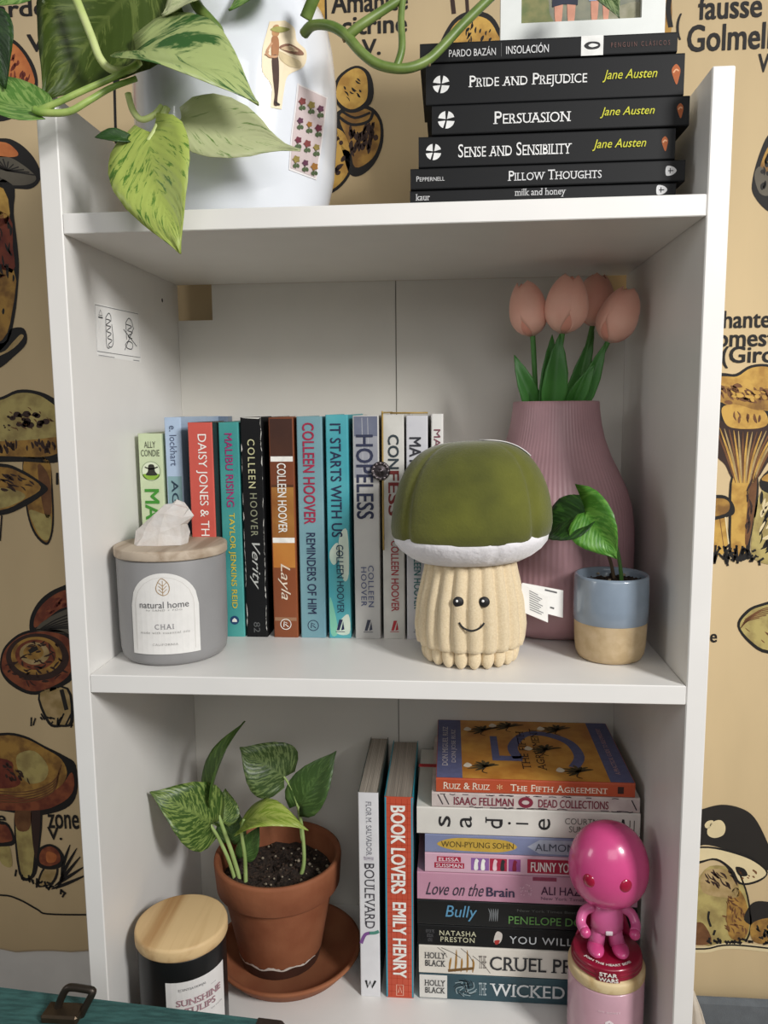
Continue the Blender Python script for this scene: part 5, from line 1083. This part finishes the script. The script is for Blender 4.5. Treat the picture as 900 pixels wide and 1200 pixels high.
# ---------------------------------------------------------------- pink jar and figurine
jc = Vector((.4570, .0665, Z3+.0003)); jr = .0350
pj = thing('candle', 'blush pink glass candle jar with gold lid rim beneath the pink figurine', 'candle', jc)
zl = at(710, 1142, Y=.045).z; jh = zl-jc.z
jm = mat('C9A0AC', .25, .04, 40, coat=.5)
b = MB(); b.lathe(jc, [(.029, 0), (.0325, .001), (.0345, .004), (jr, .012), (jr, jh-.012), (jr-.0008, jh-.0105), (jr-.003, jh-.0105)], 56); b.build('jar', jm, pj)
b = MB(); b.lathe(jc, [(jr-.0035, jh-.0104), (jr-.0002, jh-.0100), (jr+.0003, jh-.009), (jr+.0003, jh-.002), (jr-.0008, jh), (.010, jh)], 56); b.build('lid', wood_mat('B99A62', 'DCC79A', .4, 40), pj)
P = cyl(jc, jr, math.atan2(CAM.x-jc.x, jc.y-CAM.y)+.12, .0003)
text(pj, 'brand_lettering', 'OH HONEY', ink('E6D3D8'), P, (0, jh-.027, .019, .0018), space=1.4)
p = Print(P); hx = [(.0042*math.cos(a), jh-.0395+.0045*math.sin(a)) for a in [math.pi/2+k*math.pi/3 for k in range(6)]]
p.fill(hx, ink('E9DEE0'), 0, False); p.stroke([(-.002, jh-.042), (0, jh-.037), (.002, jh-.042)], .0006, ink('B58A98'), 1, smooth=False); p.build('emblem', pj)
# figurine: plain stand-in of the same size, pose and colours
fz = jc.z+jh+.0002
fg = thing('figurine', 'glossy pink big-headed toy figurine on a round crimson base', 'figurine', (jc.x, jc.y, fz))
cb_ = mat('8C1230', .3, .05, 40, coat=.3)
b = MB(); b.lathe((jc.x, jc.y, fz), [(.031, 0), (.0325, .0015), (.0325, .0035), (.0315, .0042), (.0325, .005), (.0325, .0072), (.0315, .0079), (.0318, .0088), (.0315, .0108), (.0300, .0120), (.001, .0122)], 56); b.build('base', cb_, fg)
pf = math.atan2(CAM.x-jc.x, jc.y-CAM.y)+.06; P = cyl((jc.x, jc.y, fz), .0325, pf, .0005)
p = Print(P)
for k in range(8): p.fill([(-.0105+.021*k/8, .0002), (-.0105+.021*(k+1)/8, .0002), (-.0105+.021*(k+1)/8, .0108), (-.0105+.021*k/8, .0108)], cb_, 0, False)
pt = p.build('name_plate', fg); text(pt, 'plate_lettering', 'STAR', wht, P, (0, .0083, .0150, .0036), bold=.03); text(pt, 'plate_lettering', 'WARS', wht, P, (.0004, .0034, .0165, .0036), bold=.03)
def Pd(a, b_, l=0):      # curved on the top of the base: a = arc length, b = radius
    th = pf+a/.027; return (jc.x+b_*math.sin(th), jc.y-b_*math.cos(th), fz+.0126+.0002*l)
def flip(a, b_, l=0): return Pd(a, .0300-(b_-.0), l)
text(fg, 'base_lettering', 'JOIN THE HEART SIDE!', wht, lambda a, b_, l=0: Pd(a, .0270-b_, l), (0, 0, .046, .0034), bold=.012)
pk = mat('D04C86', .25, .04, 30, coat=.4); pk2 = mat('D4669A', .3, .04, 30, coat=.3); zf = fz+.0122
fx0, fy0 = jc.x-.001, jc.y-.002
hz0 = at(705, 965, Y=.065).z; hz1 = zf+.046; hc = (hz0+hz1)/2; RX = .0365
b = MB(); V = []
prof = []
for k in range(15):
    a = -math.pi/2+math.pi*k/14; prof.append((max(.0004, math.cos(a))**.8*RX*(1-.06*math.sin(a)), (hz0-hz1)/2*math.sin(a)))
b.lathe((fx0, fy0, hc), prof, 40); b.V = [(x, fy0+(y-fy0)*.88, z) for x, y, z in b.V]; b.build('head', pk, fg)
for s in (-1, 1):
    th = math.radians(-90-12+s*27); eh = hc-(hz0-hz1)*.03; b = MB(); b.ell((fx0+RX*.955*math.cos(th), fy0+RX*.88*.955*math.sin(th), eh),   .0062, .0030, .0066, 16, 10, rot=Matrix.Rotation(th+math.pi/2, 3, 'Z')); b.build('eye', mat('A01238', .2, .04, 40, coat=.4), fg)
b = MB(); b.lathe((fx0, fy0, zf), [(.0120, .019), (.0150, .022), (.0148, .034), (.0120, .044), (.0070, .049)], 24); b.V = [(x, fy0+(y-fy0)*.75, z) for x, y, z in b.V]; b.build('torso', pk2, fg)
for s in (-1, 1):
    b = MB(); lx = fx0+s*.0098; b.tube([(fx0+s*.006, fy0, zf+.024), (fx0+s*.0080, fy0-.001, zf+.014), (lx, fy0-.002, zf+.006)], [.0072, .0068, .0074], 14); b.build('leg', pk2, fg)
    b = MB(); b.ell((lx+s*.0015, fy0-.008, zf+.0052), .0078, .0125, .0052, 18, 10); b.V = [(x, y, max(z, zf+.0002)) for x, y, z in b.V]; b.build('shoe', pk, fg)
    b = MB(); e = (fx0+s*.026, fy0-.004, zf+.028); b.tube(cr([(fx0+s*.012, fy0, zf+.042), (fx0+s*.0215, fy0-.001, zf+.037), (fx0+s*.025, fy0-.006, zf+.029), (fx0+s*.0225, fy0-.013, zf+.026)], False, 3), .0046, 12); b.build('arm', pk2, fg)
    b = MB(); b.ell((fx0+s*.0222, fy0-.0150, zf+.0255), .005, .0052, .005, 14, 8); b.build('hand', pk, fg)
b = MB(); V = []
for j in range(9):
    z = zf+.045-.040*j/8; hw = .013+.013*j/8
    for k in range(9): s = -1+2*k/8; V.append((fx0+hw*s, fy0+.013+.004*j/8-.006*s*s+.0012*math.sin(k*2.2), z))
V2, F2, _ = thicken(V, [(j*9+k, j*9+k+1, (j+1)*9+k+1, (j+1)*9+k) for j in range(8) for k in range(8)], [], .0015); obj('cloak', V2, F2, mat('A81E4C', .4, .05, 40), fg)
b = MB(); b.box(fx0-.0032, fx0+.0032, fy0-.0125, fy0-.0108, zf+.021, zf+.025, .0005); b.build('buckle', mat('E9DDE2', .4, .02), fg)

# ================================================================ top shelf
# ---------------------------------------------------------------- black books lying flat
YU = .030
vu = [None, 218, 192, 154, 118, 67.5, 43]
zu = [Z1]+[at(640, v, Y=YU).z for v in vu[1:]]
bm_ = cov('0E0F11', .55, spec=.25); bm2 = cov('101113', .55, spec=.25)
def ubook(k, label, cover, u0, u1, dy=0, depth=.128, **kw):
    z0, z1 = zu[k]+.0003, zu[k+1]-.0002; Y = YU+dy; x0 = at_x(u0, (z0+z1)/2, Y); x1 = min(W-.002, at_x(u1, (z0+z1)/2, Y))
    t, S = book(label, cover, x0, x1, Y, depth, z0, z1, False, group='black books stacked flat on the top shelf', **kw)
    return t, S, x0, x1, z0, z1, Y
yg = ink('C9C83C')
B = ubook(0, 'thin black paperback titled milk and honey at the bottom of its stack', bm2, 480.5, 792, .001)
htext(B, 'author_lettering', 'kaur', ink('C5C5C5'), 487, 504, .68, .3, serif=True); htext(B, 'title_lettering', 'milk and honey', ink('C5C5C5'), 603, 663, .72, .42, serif=True)
def andrews(B, u):
    t, S, x0, x1, z0, z1, Y = B; gx = at_x(u, (z0+z1)/2, Y); zc = (z0+z1)/2+(.003 if u > 770 and z1-z0 < .017 and z0 < .39 else 0); p = Print(S); m = ink('D5D5D5')
    p.fill([(gx-.0035, zc-.0032), (gx+.001, zc-.0032), (gx+.004, zc-.001), (gx+.004, zc+.001), (gx+.001, zc+.0032), (gx-.0035, zc+.0032)], m, 0); p.stroke([(gx-.002, zc), (gx+.002, zc)], .0007, bm_, 1, smooth=False); p.stroke([(gx-.0005, zc-.002), (gx-.0005, zc+.002)], .0006, bm_, 1, smooth=False); p.build('publisher_logo', t)
andrews(B, 775)
B = ubook(1, 'black paperback titled PILLOW THOUGHTS', bm_, 481, 803, 0)
htext(B, 'author_lettering', 'Peppernell', ink('C9C9C9'), 488, 521, .5, .24, caps=True); htext(B, 'title_lettering', 'Pillow Thoughts', ink('D9D9D9'), 595, 705, .5, .46, serif=True, caps=True); andrews(B, 786)
def swan(B, u, r=.0062):
    t, S, x0, x1, z0, z1, Y = B; gx = at_x(u, (z0+z1)/2, Y); zc = (z0+z1)/2; p = Print(S); m = ink('E2E2E0')
    for a0, a1 in ((.3, 1.3), (1.7, 2.9), (3.3, 4.3), (4.6, 6.1)):
        p.fill([(gx+.0008*math.cos((a0+a1)/2), zc+.0008*math.sin((a0+a1)/2))]+[(gx+r*math.cos(a), zc+r*math.sin(a)) for a in np.linspace(a0, a1, 6)], m, 0, False)
    p.build('publisher_logo', t)
def cameo(B, u, s=1):
    t, S, x0, x1, z0, z1, Y = B; gx = at_x(u, (z0+z1)/2, Y); zc = (z0+z1)/2; p = Print(S)
    p.fill([(gx-.0028*s, zc+.003*s), (gx, zc+.0065*s), (gx+.0028*s, zc+.003*s), (gx+.0022*s, zc-.002*s), (gx+.0008*s, zc-.0065*s), (gx-.0012*s, zc-.003*s)], ink('A85A2E'), 0); p.stroke([(gx-.0018*s, zc+.001*s), (gx, zc+.003*s), (gx+.0018*s, zc+.002*s)], .0011, ink('D9A27A'), 1); p.build('cameo_picture', t)
aus = []
for k, lab, ti, u0, u1, dy, tu, ju, su, cu_ in ((2, 'black paperback titled SENSE AND SENSIBILITY', 'Sense and Sensibility', 490.5, 791.5, .001, (537, 670), (694, 757), 508, 779), (3, 'black paperback titled PERSUASION, jutting out to the right', 'Persuasion', 506, 808, 0, (578, 669), (703, 767), 523, 797), (4, 'thick black paperback titled PRIDE AND PREJUDICE', 'Pride and Prejudice', 499, 802, .0015, (549, 688), (706, 770), 517, 792)):
    B = ubook(k, lab, bm_, u0, u1, dy, .126)
    htext(B, 'title_lettering', ti, ink('E6E6E4'), tu[0], tu[1], .5, .42 if k != 4 else .34, serif=True, caps=True); htext(B, 'author_lettering', 'Jane Austen', yg, ju[0], ju[1], .52, .36 if k != 4 else .29, shear=.3, bold=.004)
    swan(B, su, .0062 if k == 2 else .0066); cameo(B, cu_, 1.15 if k == 4 else .85)
B = ubook(5, 'slim black paperback titled INSOLACION with a white logo tab, topmost of its stack', bm2, 492, 794, .001, .13)
htext(B, 'author_lettering', 'PARDO BAZÁN', ink('D0D0D0'), 526, 581, .46, .46, bold=.004); htext(B, 'title_lettering', 'INSOLACIÓN', ink('D8D8D8'), 593, 643, .5, .5, bold=.006); htext(B, 'imprint_lettering', 'PENGUIN CLÁSICOS', ink('6A4A44'), 716, 785, .5, .3, space=1.6)
tb = hband(B, 'logo_tab', 681, 707, ink('E4E4E0'), .01, .99, 0)
t, S, x0, x1, z0, z1, Y = B; zc = (z0+z1)/2; gx = at_x(694, zc, Y); p = Print(S); m = ink('2A2A2C')
p.fill([(gx-.0062, zc), (gx-.003, zc+.0026), (gx+.003, zc+.0026), (gx+.0058, zc+.0012), (gx+.0058, zc-.0012), (gx+.003, zc-.0026), (gx-.003, zc-.0026)], m, 1); p.fill([(gx-.003, zc), (gx, zc+.0014), (gx+.0045, zc), (gx, zc-.0014)], ink('E4E4E0'), 2); p.build('bird_logo', tb)
p = Print(S); gx = at_x(587.5, zc, Y); p.stroke([(gx, zc-.005), (gx, zc+.005)], .0004, ink('5A5A5A'), 0, smooth=False); p.build('spine_rule', t)
# ---------------------------------------------------------------- photo frame standing on the books
zf0 = zu[6]+.0003; YF = .100
fx0 = at(586.5, 40, Y=YF).x; fx1 = at(779, 36, Y=YF).x; px0 = at(611, 20, Y=YF).x; px1 = at(752, 16, Y=YF).x; pz0 = at(680, 24, Y=YF).z
fr = thing('photo_frame', 'white photo frame with a snapshot of legs, standing on the black books', 'photo frame', ((fx0+fx1)/2, YF, zf0))
FH = .125; fz1 = zf0+FH; pz1 = fz1-.018; frw = mat('DDE0DC', .4, .02)
def ring_frame(x0, x1, z0, z1, a0, a1, b0, b1, y0, y1, m, name):
    V = [(x, y, z) for y in (y0, y1) for (x, z) in ((x0, z0), (x1, z0), (x1, z1), (x0, z1), (a0, b0), (a1, b0), (a1, b1), (a0, b1))]
    Fs = []
    for i in range(4):
        j = (i+1) % 4; Fs += [(i, j, 4+j, 4+i), (8+j, 8+i, 12+i, 12+j), (j, i, 8+i, 8+j), (4+i, 4+j, 12+j, 12+i)]
    return obj(name, V, Fs, m, fr, False)
ring_frame(fx0, fx1, zf0, fz1, px0, px1, pz0, pz1, YF, YF+.012, frw, 'frame_moulding')
MB().box(px0-.003, px1+.003, YF+.006, YF+.0085, pz0-.003, pz1+.003).build('photo', mat('6F7466', .25, .2, 60, hex2='8C8A74'), fr, False)
PP = planeY(YF+.0058, .00012); w = px1-px0; X = lambda u: at(u, 16, Y=YF).x; Z = lambda v: at(680, v, Y=YF).z
p = Print(PP); p.fill([(X(612), pz0), (X(648), pz0), (X(645), Z(10)), (X(640), Z(-12)), (X(612), Z(-12))], mat('5E6A3C', .5, .3, 120, hex2='7E7C4C'), 0); p.build('photo_ground', fr); p = Print(PP)
p.fill([(X(700), pz0), (X(751), pz0), (X(751), Z(2)), (X(725), Z(6)), (X(706), Z(16))], mat('7C7A5E', .5, .3, 120, hex2='94907A'), 0); p.build('photo_ground', fr)
sk = ink('C98F78')
for a, b_ in ((650, 661), (665, 676), (693, 703), (707, 716)):
    p = Print(PP); p.fill([(X(a), Z(-10)), (X(b_), Z(-10)), (X(b_-1), Z(14)), (X(b_-2), pz0+.001), (X(a+2), pz0+.001), (X(a+1), Z(14))], sk, 1, False); p.build('photo_leg', fr)
p = Print(PP); p.fill([(X(647), Z(-30)), (X(679), Z(-30)), (X(678), Z(2)), (X(662), Z(0)), (X(648), Z(3))], ink('2B2F3E'), 2, False); p.build('photo_shorts', fr)
p = Print(PP); p.fill([(X(690), Z(-30)), (X(718), Z(-30)), (X(717), Z(-2)), (X(691), Z(-2))], ink('8FA0B8'), 2, False); p.build('photo_shorts', fr)
p = Print(PP); p.fill([(X(665), Z(21)), (X(674), Z(21)), (X(674), pz0+.0006), (X(665), pz0+.0006)], ink('CFE0EA'), 2, False); p.build('photo_sock', fr)
# ---------------------------------------------------------------- white pot with trailing pothos
wc = Vector((.1185, .1020, Z1+.0003)); WR = .0895
wp = thing('potted_plant', 'large trailing pothos in a glossy white pot decorated with stickers', 'plant', wc)
wprof = [(.060, 0), (.066, .0012), (.0735, .010), (.0805, .026), (.0860, .050), (.0888, .080), (WR, .105), (.0890, .130), (.0865, .155), (.0825, .175), (.0795, .1835)]
b = MB(); b.lathe(wc, wprof+[(.0780, .1845), (.0765, .1835), (.0785, .170), (.0820, .150), (.001, .149)], 96); b.build('pot', mat('E3E7EE', .18, .01, 20, coat=.6), wp)
soil(wp, (wc.x, wc.y), .079, wc.z+.160, 8, 30)
def wrad(h): return float(np.interp(h, [z for _, z in wprof], [r for r, _ in wprof]))
def on_pot(u, v, off=.0006):
    y = wc.y-.085
    for _ in range(8):
        q = at(u, v, Y=y); rr = wrad(q.z-wc.z)+off; dx = max(-rr*.985, min(rr*.985, q.x-wc.x)); y = wc.y-math.sqrt(rr*rr-dx*dx)
    return at(u, v, Y=y)
PW = lambda u, v, l=0: on_pot(u, v, .0005+.00025*l)
# winged figure sticker
p = Print(PW); cream = mat('EAD9B8', .5, .03)
def grid_fill(p, left, right, m, layer, n=8, k=4):      # a filled outline that follows the curved pot: rows between two side curves
    Lc = cr([Vector(q) for q in left], False, 4); Rc = cr([Vector(q) for q in right], False, 4); N = min(len(Lc), len(Rc)); V = []
    for i in range(N):
        for j in range(k+1): q = Lc[i].lerp(Rc[i], j/k); V.append(p.P(q.x, q.y, layer))
    p.mb.add(V, [(i*(k+1)+j, i*(k+1)+j+1, (i+1)*(k+1)+j+1, (i+1)*(k+1)+j) for i in range(N-1) for j in range(k)], p.mi(m))
grid_fill(p, [(316, 25), (312, 40), (308, 55), (307, 70), (308, 85), (318, 100), (318, 115), (317, 126)], [(334, 24), (345, 33), (348, 48), (359, 60), (356, 78), (338, 88), (333, 105), (330, 128)], cream, 0)
stk = p.build('sticker', wp)
p = Print(PW)
p.fill([(320, 31), (326, 29), (328, 36), (325, 43), (319, 41)], ink('B98A5E'), 1); p.fill([(317, 34), (326, 31), (340, 34), (330, 38), (322, 37)], ink('A3A05A'), 2)
p.fill([(319, 43), (326, 44), (327, 58), (325, 67), (319, 67), (318, 56)], ink('A8744E'), 2); p.fill([(319, 67), (326, 67), (327, 95), (325, 119), (327, 123), (321, 123), (322, 110), (320, 90)], ink('4A342C'), 2)
p.stroke([(319, 50), (313, 60), (316, 66), (325, 66)], 2.6, ink('C79A76'), 3); p.stroke([(315, 60), (311, 64)], 2.4, ink('C79A76'), 3, smooth=False)
p.fill([(327, 55), (338, 51), (352, 58), (356, 64), (346, 64), (334, 60)], ink('8A6450'), 1); p.fill([(327, 60), (340, 66), (352, 72), (352, 79), (340, 78), (329, 70)], ink('CDBB94'), 1); p.fill([(329, 57), (338, 54), (350, 60), (340, 60)], ink('C9AE8C'), 2)
p.stroke([(322, 119), (328, 123)], 2, ink('2A2020'), 3, smooth=False); p.build('winged_figure', stk)
# flower chart sticker
p = Print(PW); grid_fill(p, [(348.5, 97), (345, 130), (341, 160), (338.5, 199)], [(384, 114), (381, 142), (376.5, 175), (371, 211)], mat('E6E2E2', .5, .02), 0); stk = p.build('sticker', wp)
p = Print(PW); grid_fill(p, [(350.5, 100), (347, 130), (343, 160), (340.5, 197)], [(382.5, 115), (379.5, 142), (375, 175), (369.5, 208)], mat('C9B9B8', .6, .04), 1); p.build('chart_ground', stk)
r = random.Random(6); p = Print(PW); cols = [ink('7A3A38'), ink('8A7A3E'), ink('5A3046'), ink('9A6A2E'), ink('6A2A3A')]; gs = ink('4A5A3A')
for i in range(4):
    for j in range(3):
        a = (j+.5)/3; t_ = (i+.55)/4.2; u = (350.5-10*t_)+a*32; v = 104+t_*95+a*13
        p.stroke([(u, v), (u-1, v+11)], 1, gs, 3, smooth=False); p.fill([(u-4, v+7), (u-1, v+5), (u, v+9), (u-3, v+10)], gs, 3); p.fill([(u+3.5, v+7), (u+1, v+5), (u, v+9), (u+3, v+10)], gs, 3)
        q = 3.6+r.random()*1.4; p.fill([(u+q*math.cos(c_)*(1 if k_ % 2 else .72), v+q*math.sin(c_)*(1 if k_ % 2 else .72)) for k_, c_ in enumerate(np.linspace(0, 6.28, 11)[:-1])], cols[(i*2+j) % 5], 4)
p.build('chart_flowers', stk)['kind'] = 'stuff'
# leaves and vines
dkl = pothos_mat('46591F', '6A7A3A', .32, 7, 11); pal = pothos_mat('3F6A34', 'B5C480', .60, 2.6, 12); pal2 = pothos_mat('6E8F4A', 'C9CFA0', .85, 6, 13); pal3 = pothos_mat('5A8432', 'B5C664', .74, 9, 14); lgt = pothos_mat('5E8A3E', '8FB060', .5, 7, 15); dk2 = pothos_mat('2F4F24', '42662F', .3, 7, 16)
vine = mat('7FA04A', .4, .12, 60, hex2='A9BE6A'); vin2 = mat('56702E', .42, .12, 60, hex2='748844'); pet = mat('B5C777', .4, .08, 60, hex2='C9D490')
pleaf(wp, dkl, (172, -22), (50, 117), 138, .010, -.012, (.1, -1, .1), arch=-.03, fold=.12, lobe=.08, side=.05)
pleaf(wp, pal, (158, 62), (303, 122), 96, -.012, -.030, (.15, -.8, .6), arch=.12, fold=.34, lobe=.08)
pleaf(wp, pal2, (212, 140), (352, 176), 68, -.006, -.014, (.0, -1, .25), arch=-.03, fold=.25, lobe=.03, prof=[(0, .3), (.08, .72), (.2, .97), (.34, 1), (.5, .85), (.64, .58), (.76, .26), (.86, .12), (1, .03)])
pleaf(wp, pal3, (176, 155), (211, 297), 92, -.018, -.040, (-.15, -1, .1), arch=.04, fold=.2, lobe=.10, side=.03)
pleaf(wp, dk2, (150, 163), (111, 161), 16, -.02, -.026, (0, -1, .4), arch=.1, fold=.3, prof=LP)
pleaf(wp, lgt, (48, 132), (-60, 70), 62, -.030, -.045, (.1, -.7, .7), arch=-.12, fold=.3)
pleaf(wp, dk2, (-10, 20), (6, 104), 56, -.035, -.030, (-.3, -1, .1), fold=.25); pleaf(wp, lgt, (44, -34), (-40, 6), 52, -.02, -.03, (.1, -1, .2), fold=.2)
pleaf(wp, pal2, (250, -22), (190, 18), 70, .0, -.01, (.1, -.6, .7), fold=.2); pleaf(wp, lgt, (330, -30), (268, 12), 52, .01, .0, (0, -.7, .7), fold=.2)
pstem(wp, pet, [(84, -14, -.020), (96, 15, -.022), (108, 45, -.024), (117, 68, -.024), (130, 81, -.022), (150, 82, -.018), (164, 72, -.014)], .0032, .0028)
pstem(wp, vine, [(162, 76, -.016), (130, 92, -.024), (100, 105, -.030), (70, 119, -.034), (44, 130, -.036)], .0024, .0026); pstem(wp, vine, [(160, 92, -.014), (130, 103, -.022), (104, 118, -.030), (80, 131, -.034), (52, 132, -.036), (40, 128, -.036)], .0022, .003)
pstem(wp, pet, [(150, 110, -.012), (156, 130, -.014), (166, 140, -.016), (180, 135, -.016), (190, 124, -.014)], .0026, .0022); pstem(wp, pet, [(196, 126, -.014), (188, 142, -.016), (180, 157, -.018), (174, 166, -.020)], .0028, .0022)
pstem(wp, vin2, [(222, -12, .006), (232, 8, -.002), (246, 24, -.004), (256, 38, -.002), (254, 58, .004)], .0042, .0044)
pstem(wp, vin2, [(356, 40, .025), (366, 30, .018), (386, 30, .010), (404, 40, .006), (422, 60, .004), (440, 74, .004), (462, 80, .004), (482, 79, .006), (502, 70, .010), (519, 54, .014), (545, 26, .018), (582, -10, .022)], .0040, .0036, 'vine')
pstem(wp, vin2, [(408, 42, .006), (422, 30, .006), (446, 14, .010), (474, -4, .014)], .0040, .0034, 'vine'); pstem(wp, vin2, [(464, 80, .004), (471, 56, .006), (470, 20, .010), (474, -14, .014)], .0030, .0024, 'vine'); pstem(wp, vin2, [(358, 22, .02), (366, 2, .016), (374, -16, .014)], .0050, .0046, 'vine')
for u, v, y in ((402, 42, .006), (470, 76, .004), (502, 70, .010)):
    b = MB(); q = at(u, v, Y=y); b.tube([q, q+Vector((.001, -.001, -.005))], [.0018, .0008], 6); b.build('aerial_root', mat('7A6A4A', .8, .1), wp)
pleaf(wp, pothos_mat('3F5A2E', '8FA070', .5, 8, 17), (690, -20), (726, 21), 34, .060, .040, (0, -1, .3), arch=.1, fold=.4)
# ================================================================ in front: teal case on its stand
zc = -.222; c1 = at(336, 1193, Z=zc); c0 = at(-30, 1148.5, Z=zc)
dv = (c0-c1); dv.z = 0; dv.normalize(); nv = Vector((dv.y, -dv.x, 0))      # dv runs along the far edge to the left
if nv.y > 0: nv = -nv
CWd, CD, CHt = .42, .16, .13
case = thing('suitcase', 'teal fabric trunk case with dark leather corners and bronze buckle', 'suitcase', c1+dv*CWd/2+nv*CD/2-Vector((0, 0, CHt)))
teal = mat('274E4C', .85, .3, 60, .0006, hex2='3C6A66', stretch=(1, 6, 1), bscale=400)
def cpt(a, b_, h): q = c1+dv*a+nv*b_; return (q.x, q.y, zc-CHt+h)
def cbox(a0, a1, b0, b1, h0, h1, bev, name, m, parent):
    mb = MB().box(a0, a1, b0, b1, h0, h1, bev); return obj(name, [cpt(*v) for v in mb.V], mb.F, m, parent, False)
cbox(0, CWd, 0, CD, .05, CHt, .004, 'lid', teal, case); cbox(.001, CWd-.001, .001, CD-.001, 0, .0485, .004, 'body', teal, case)
lea = mat('2B211B', .5, .15, 60)
for a in (-.0006, CWd-.0244):
    for bb in (-.0006, CD-.0244): cbox(a, a+.025, bb, bb+.025, CHt-.025, CHt+.0006, .004, 'corner_guard', lea, case)
bq = at(76, 1190, Z=zc); brz = mat('3A322A', .4, .15, 80, metal=.6)
mb = MB().box(bq.x-.014, bq.x+.014, bq.y-.010, bq.y+.006, zc+.0002, zc+.007, .0015); bkl = obj('buckle', mb.V, mb.F, mat('4A3E30', .4, .15, 80, metal=.7), case, False)
lp = cr([at(u, v, Y=bq.y) for u, v in ((64, 1194), (70, 1174), (77, 1160), (84, 1157), (100, 1159), (108, 1161), (108, 1165), (101, 1178), (95, 1190), (92, 1196))], False, 3)
b = MB(); b.tube(lp, .0028, 8); b.build('buckle_loop', brz, bkl)
# plain stool that carries the case
cm = case.location; zs0 = zc-CHt
st = thing('stool', 'plain wooden stool under the teal trunk case', 'stool', (cm.x, cm.y, ZF))
wd_ = mat('8A6A48', .55, .12, 20, stretch=(1, 8, 1))
MB().box(cm.x-.22, cm.x+.20, cm.y-.11, cm.y+.085, zs0-.026, zs0-.0004, .003).build('seat', wd_, st, False)
for sx in (-.20, .18):
    for sy in (-.09, .065):
        b = MB(); b.tube([(cm.x+sx*1.03, cm.y+sy*1.03, ZF+.0005), (cm.x+sx, cm.y+sy, zs0-.0265)], [.013, .017], 12); b.build('leg', wd_, st)
for sy in (-.09, .065): b = MB(); b.tube([(cm.x-.20, cm.y+sy, ZF+.22), (cm.x+.18, cm.y+sy, ZF+.22)], .009, 10); b.build('stretcher', wd_, st)
# ---------------------------------------------------------------- grey headboard and pale cloth low on the right
hb = thing('headboard', 'dark grey upholstered headboard below the tapestry hem', 'headboard', (.98, .25, ZF))
gf = mat('5F6468', .9, .08, 90, .0004, sheen=.3, bscale=600); hy = .262
zt_ = -.484
for x0, x1 in ((W+T+.006, .72), (.7215, 1.02), (1.0215, 1.42)):
    MB().box(x0, x1, hy, YT-.0115, ZF+.30, zt_-.0, .006).build('padded_panel', gf, hb, False)
MB().box(W+T+.008, 1.41, hy+.004, YT-.0115, ZF+.0005, ZF+.299).build('frame_board', mat('4A4C50', .7, .05), hb, False)
V = []; xl = at(809, 1166, Y=.240).x; zl_ = at(815, 1162, Y=.240).z
for j in range(15):
    t = j/14
    for k in range(13):
        s = k/12; V.append((xl+(.004+.085*t**.8)*s, .240+.006*math.sin(s*9+t*3)*(.2+t), zl_-.34*t-.03*s*t))
V, Fs, _ = thicken(V, [(j*13+k, j*13+k+1, (j+1)*13+k+1, (j+1)*13+k) for j in range(14) for k in range(12)], [], .0012)
tag(obj('cloth', V, Fs, mat('CFC4B4', .85, .05, 60, .0006, bscale=300), None, True, loc=(xl+.03, .24, zl_)), 'pale linen cloth hanging down beside the bookcase side panel', 'cloth')
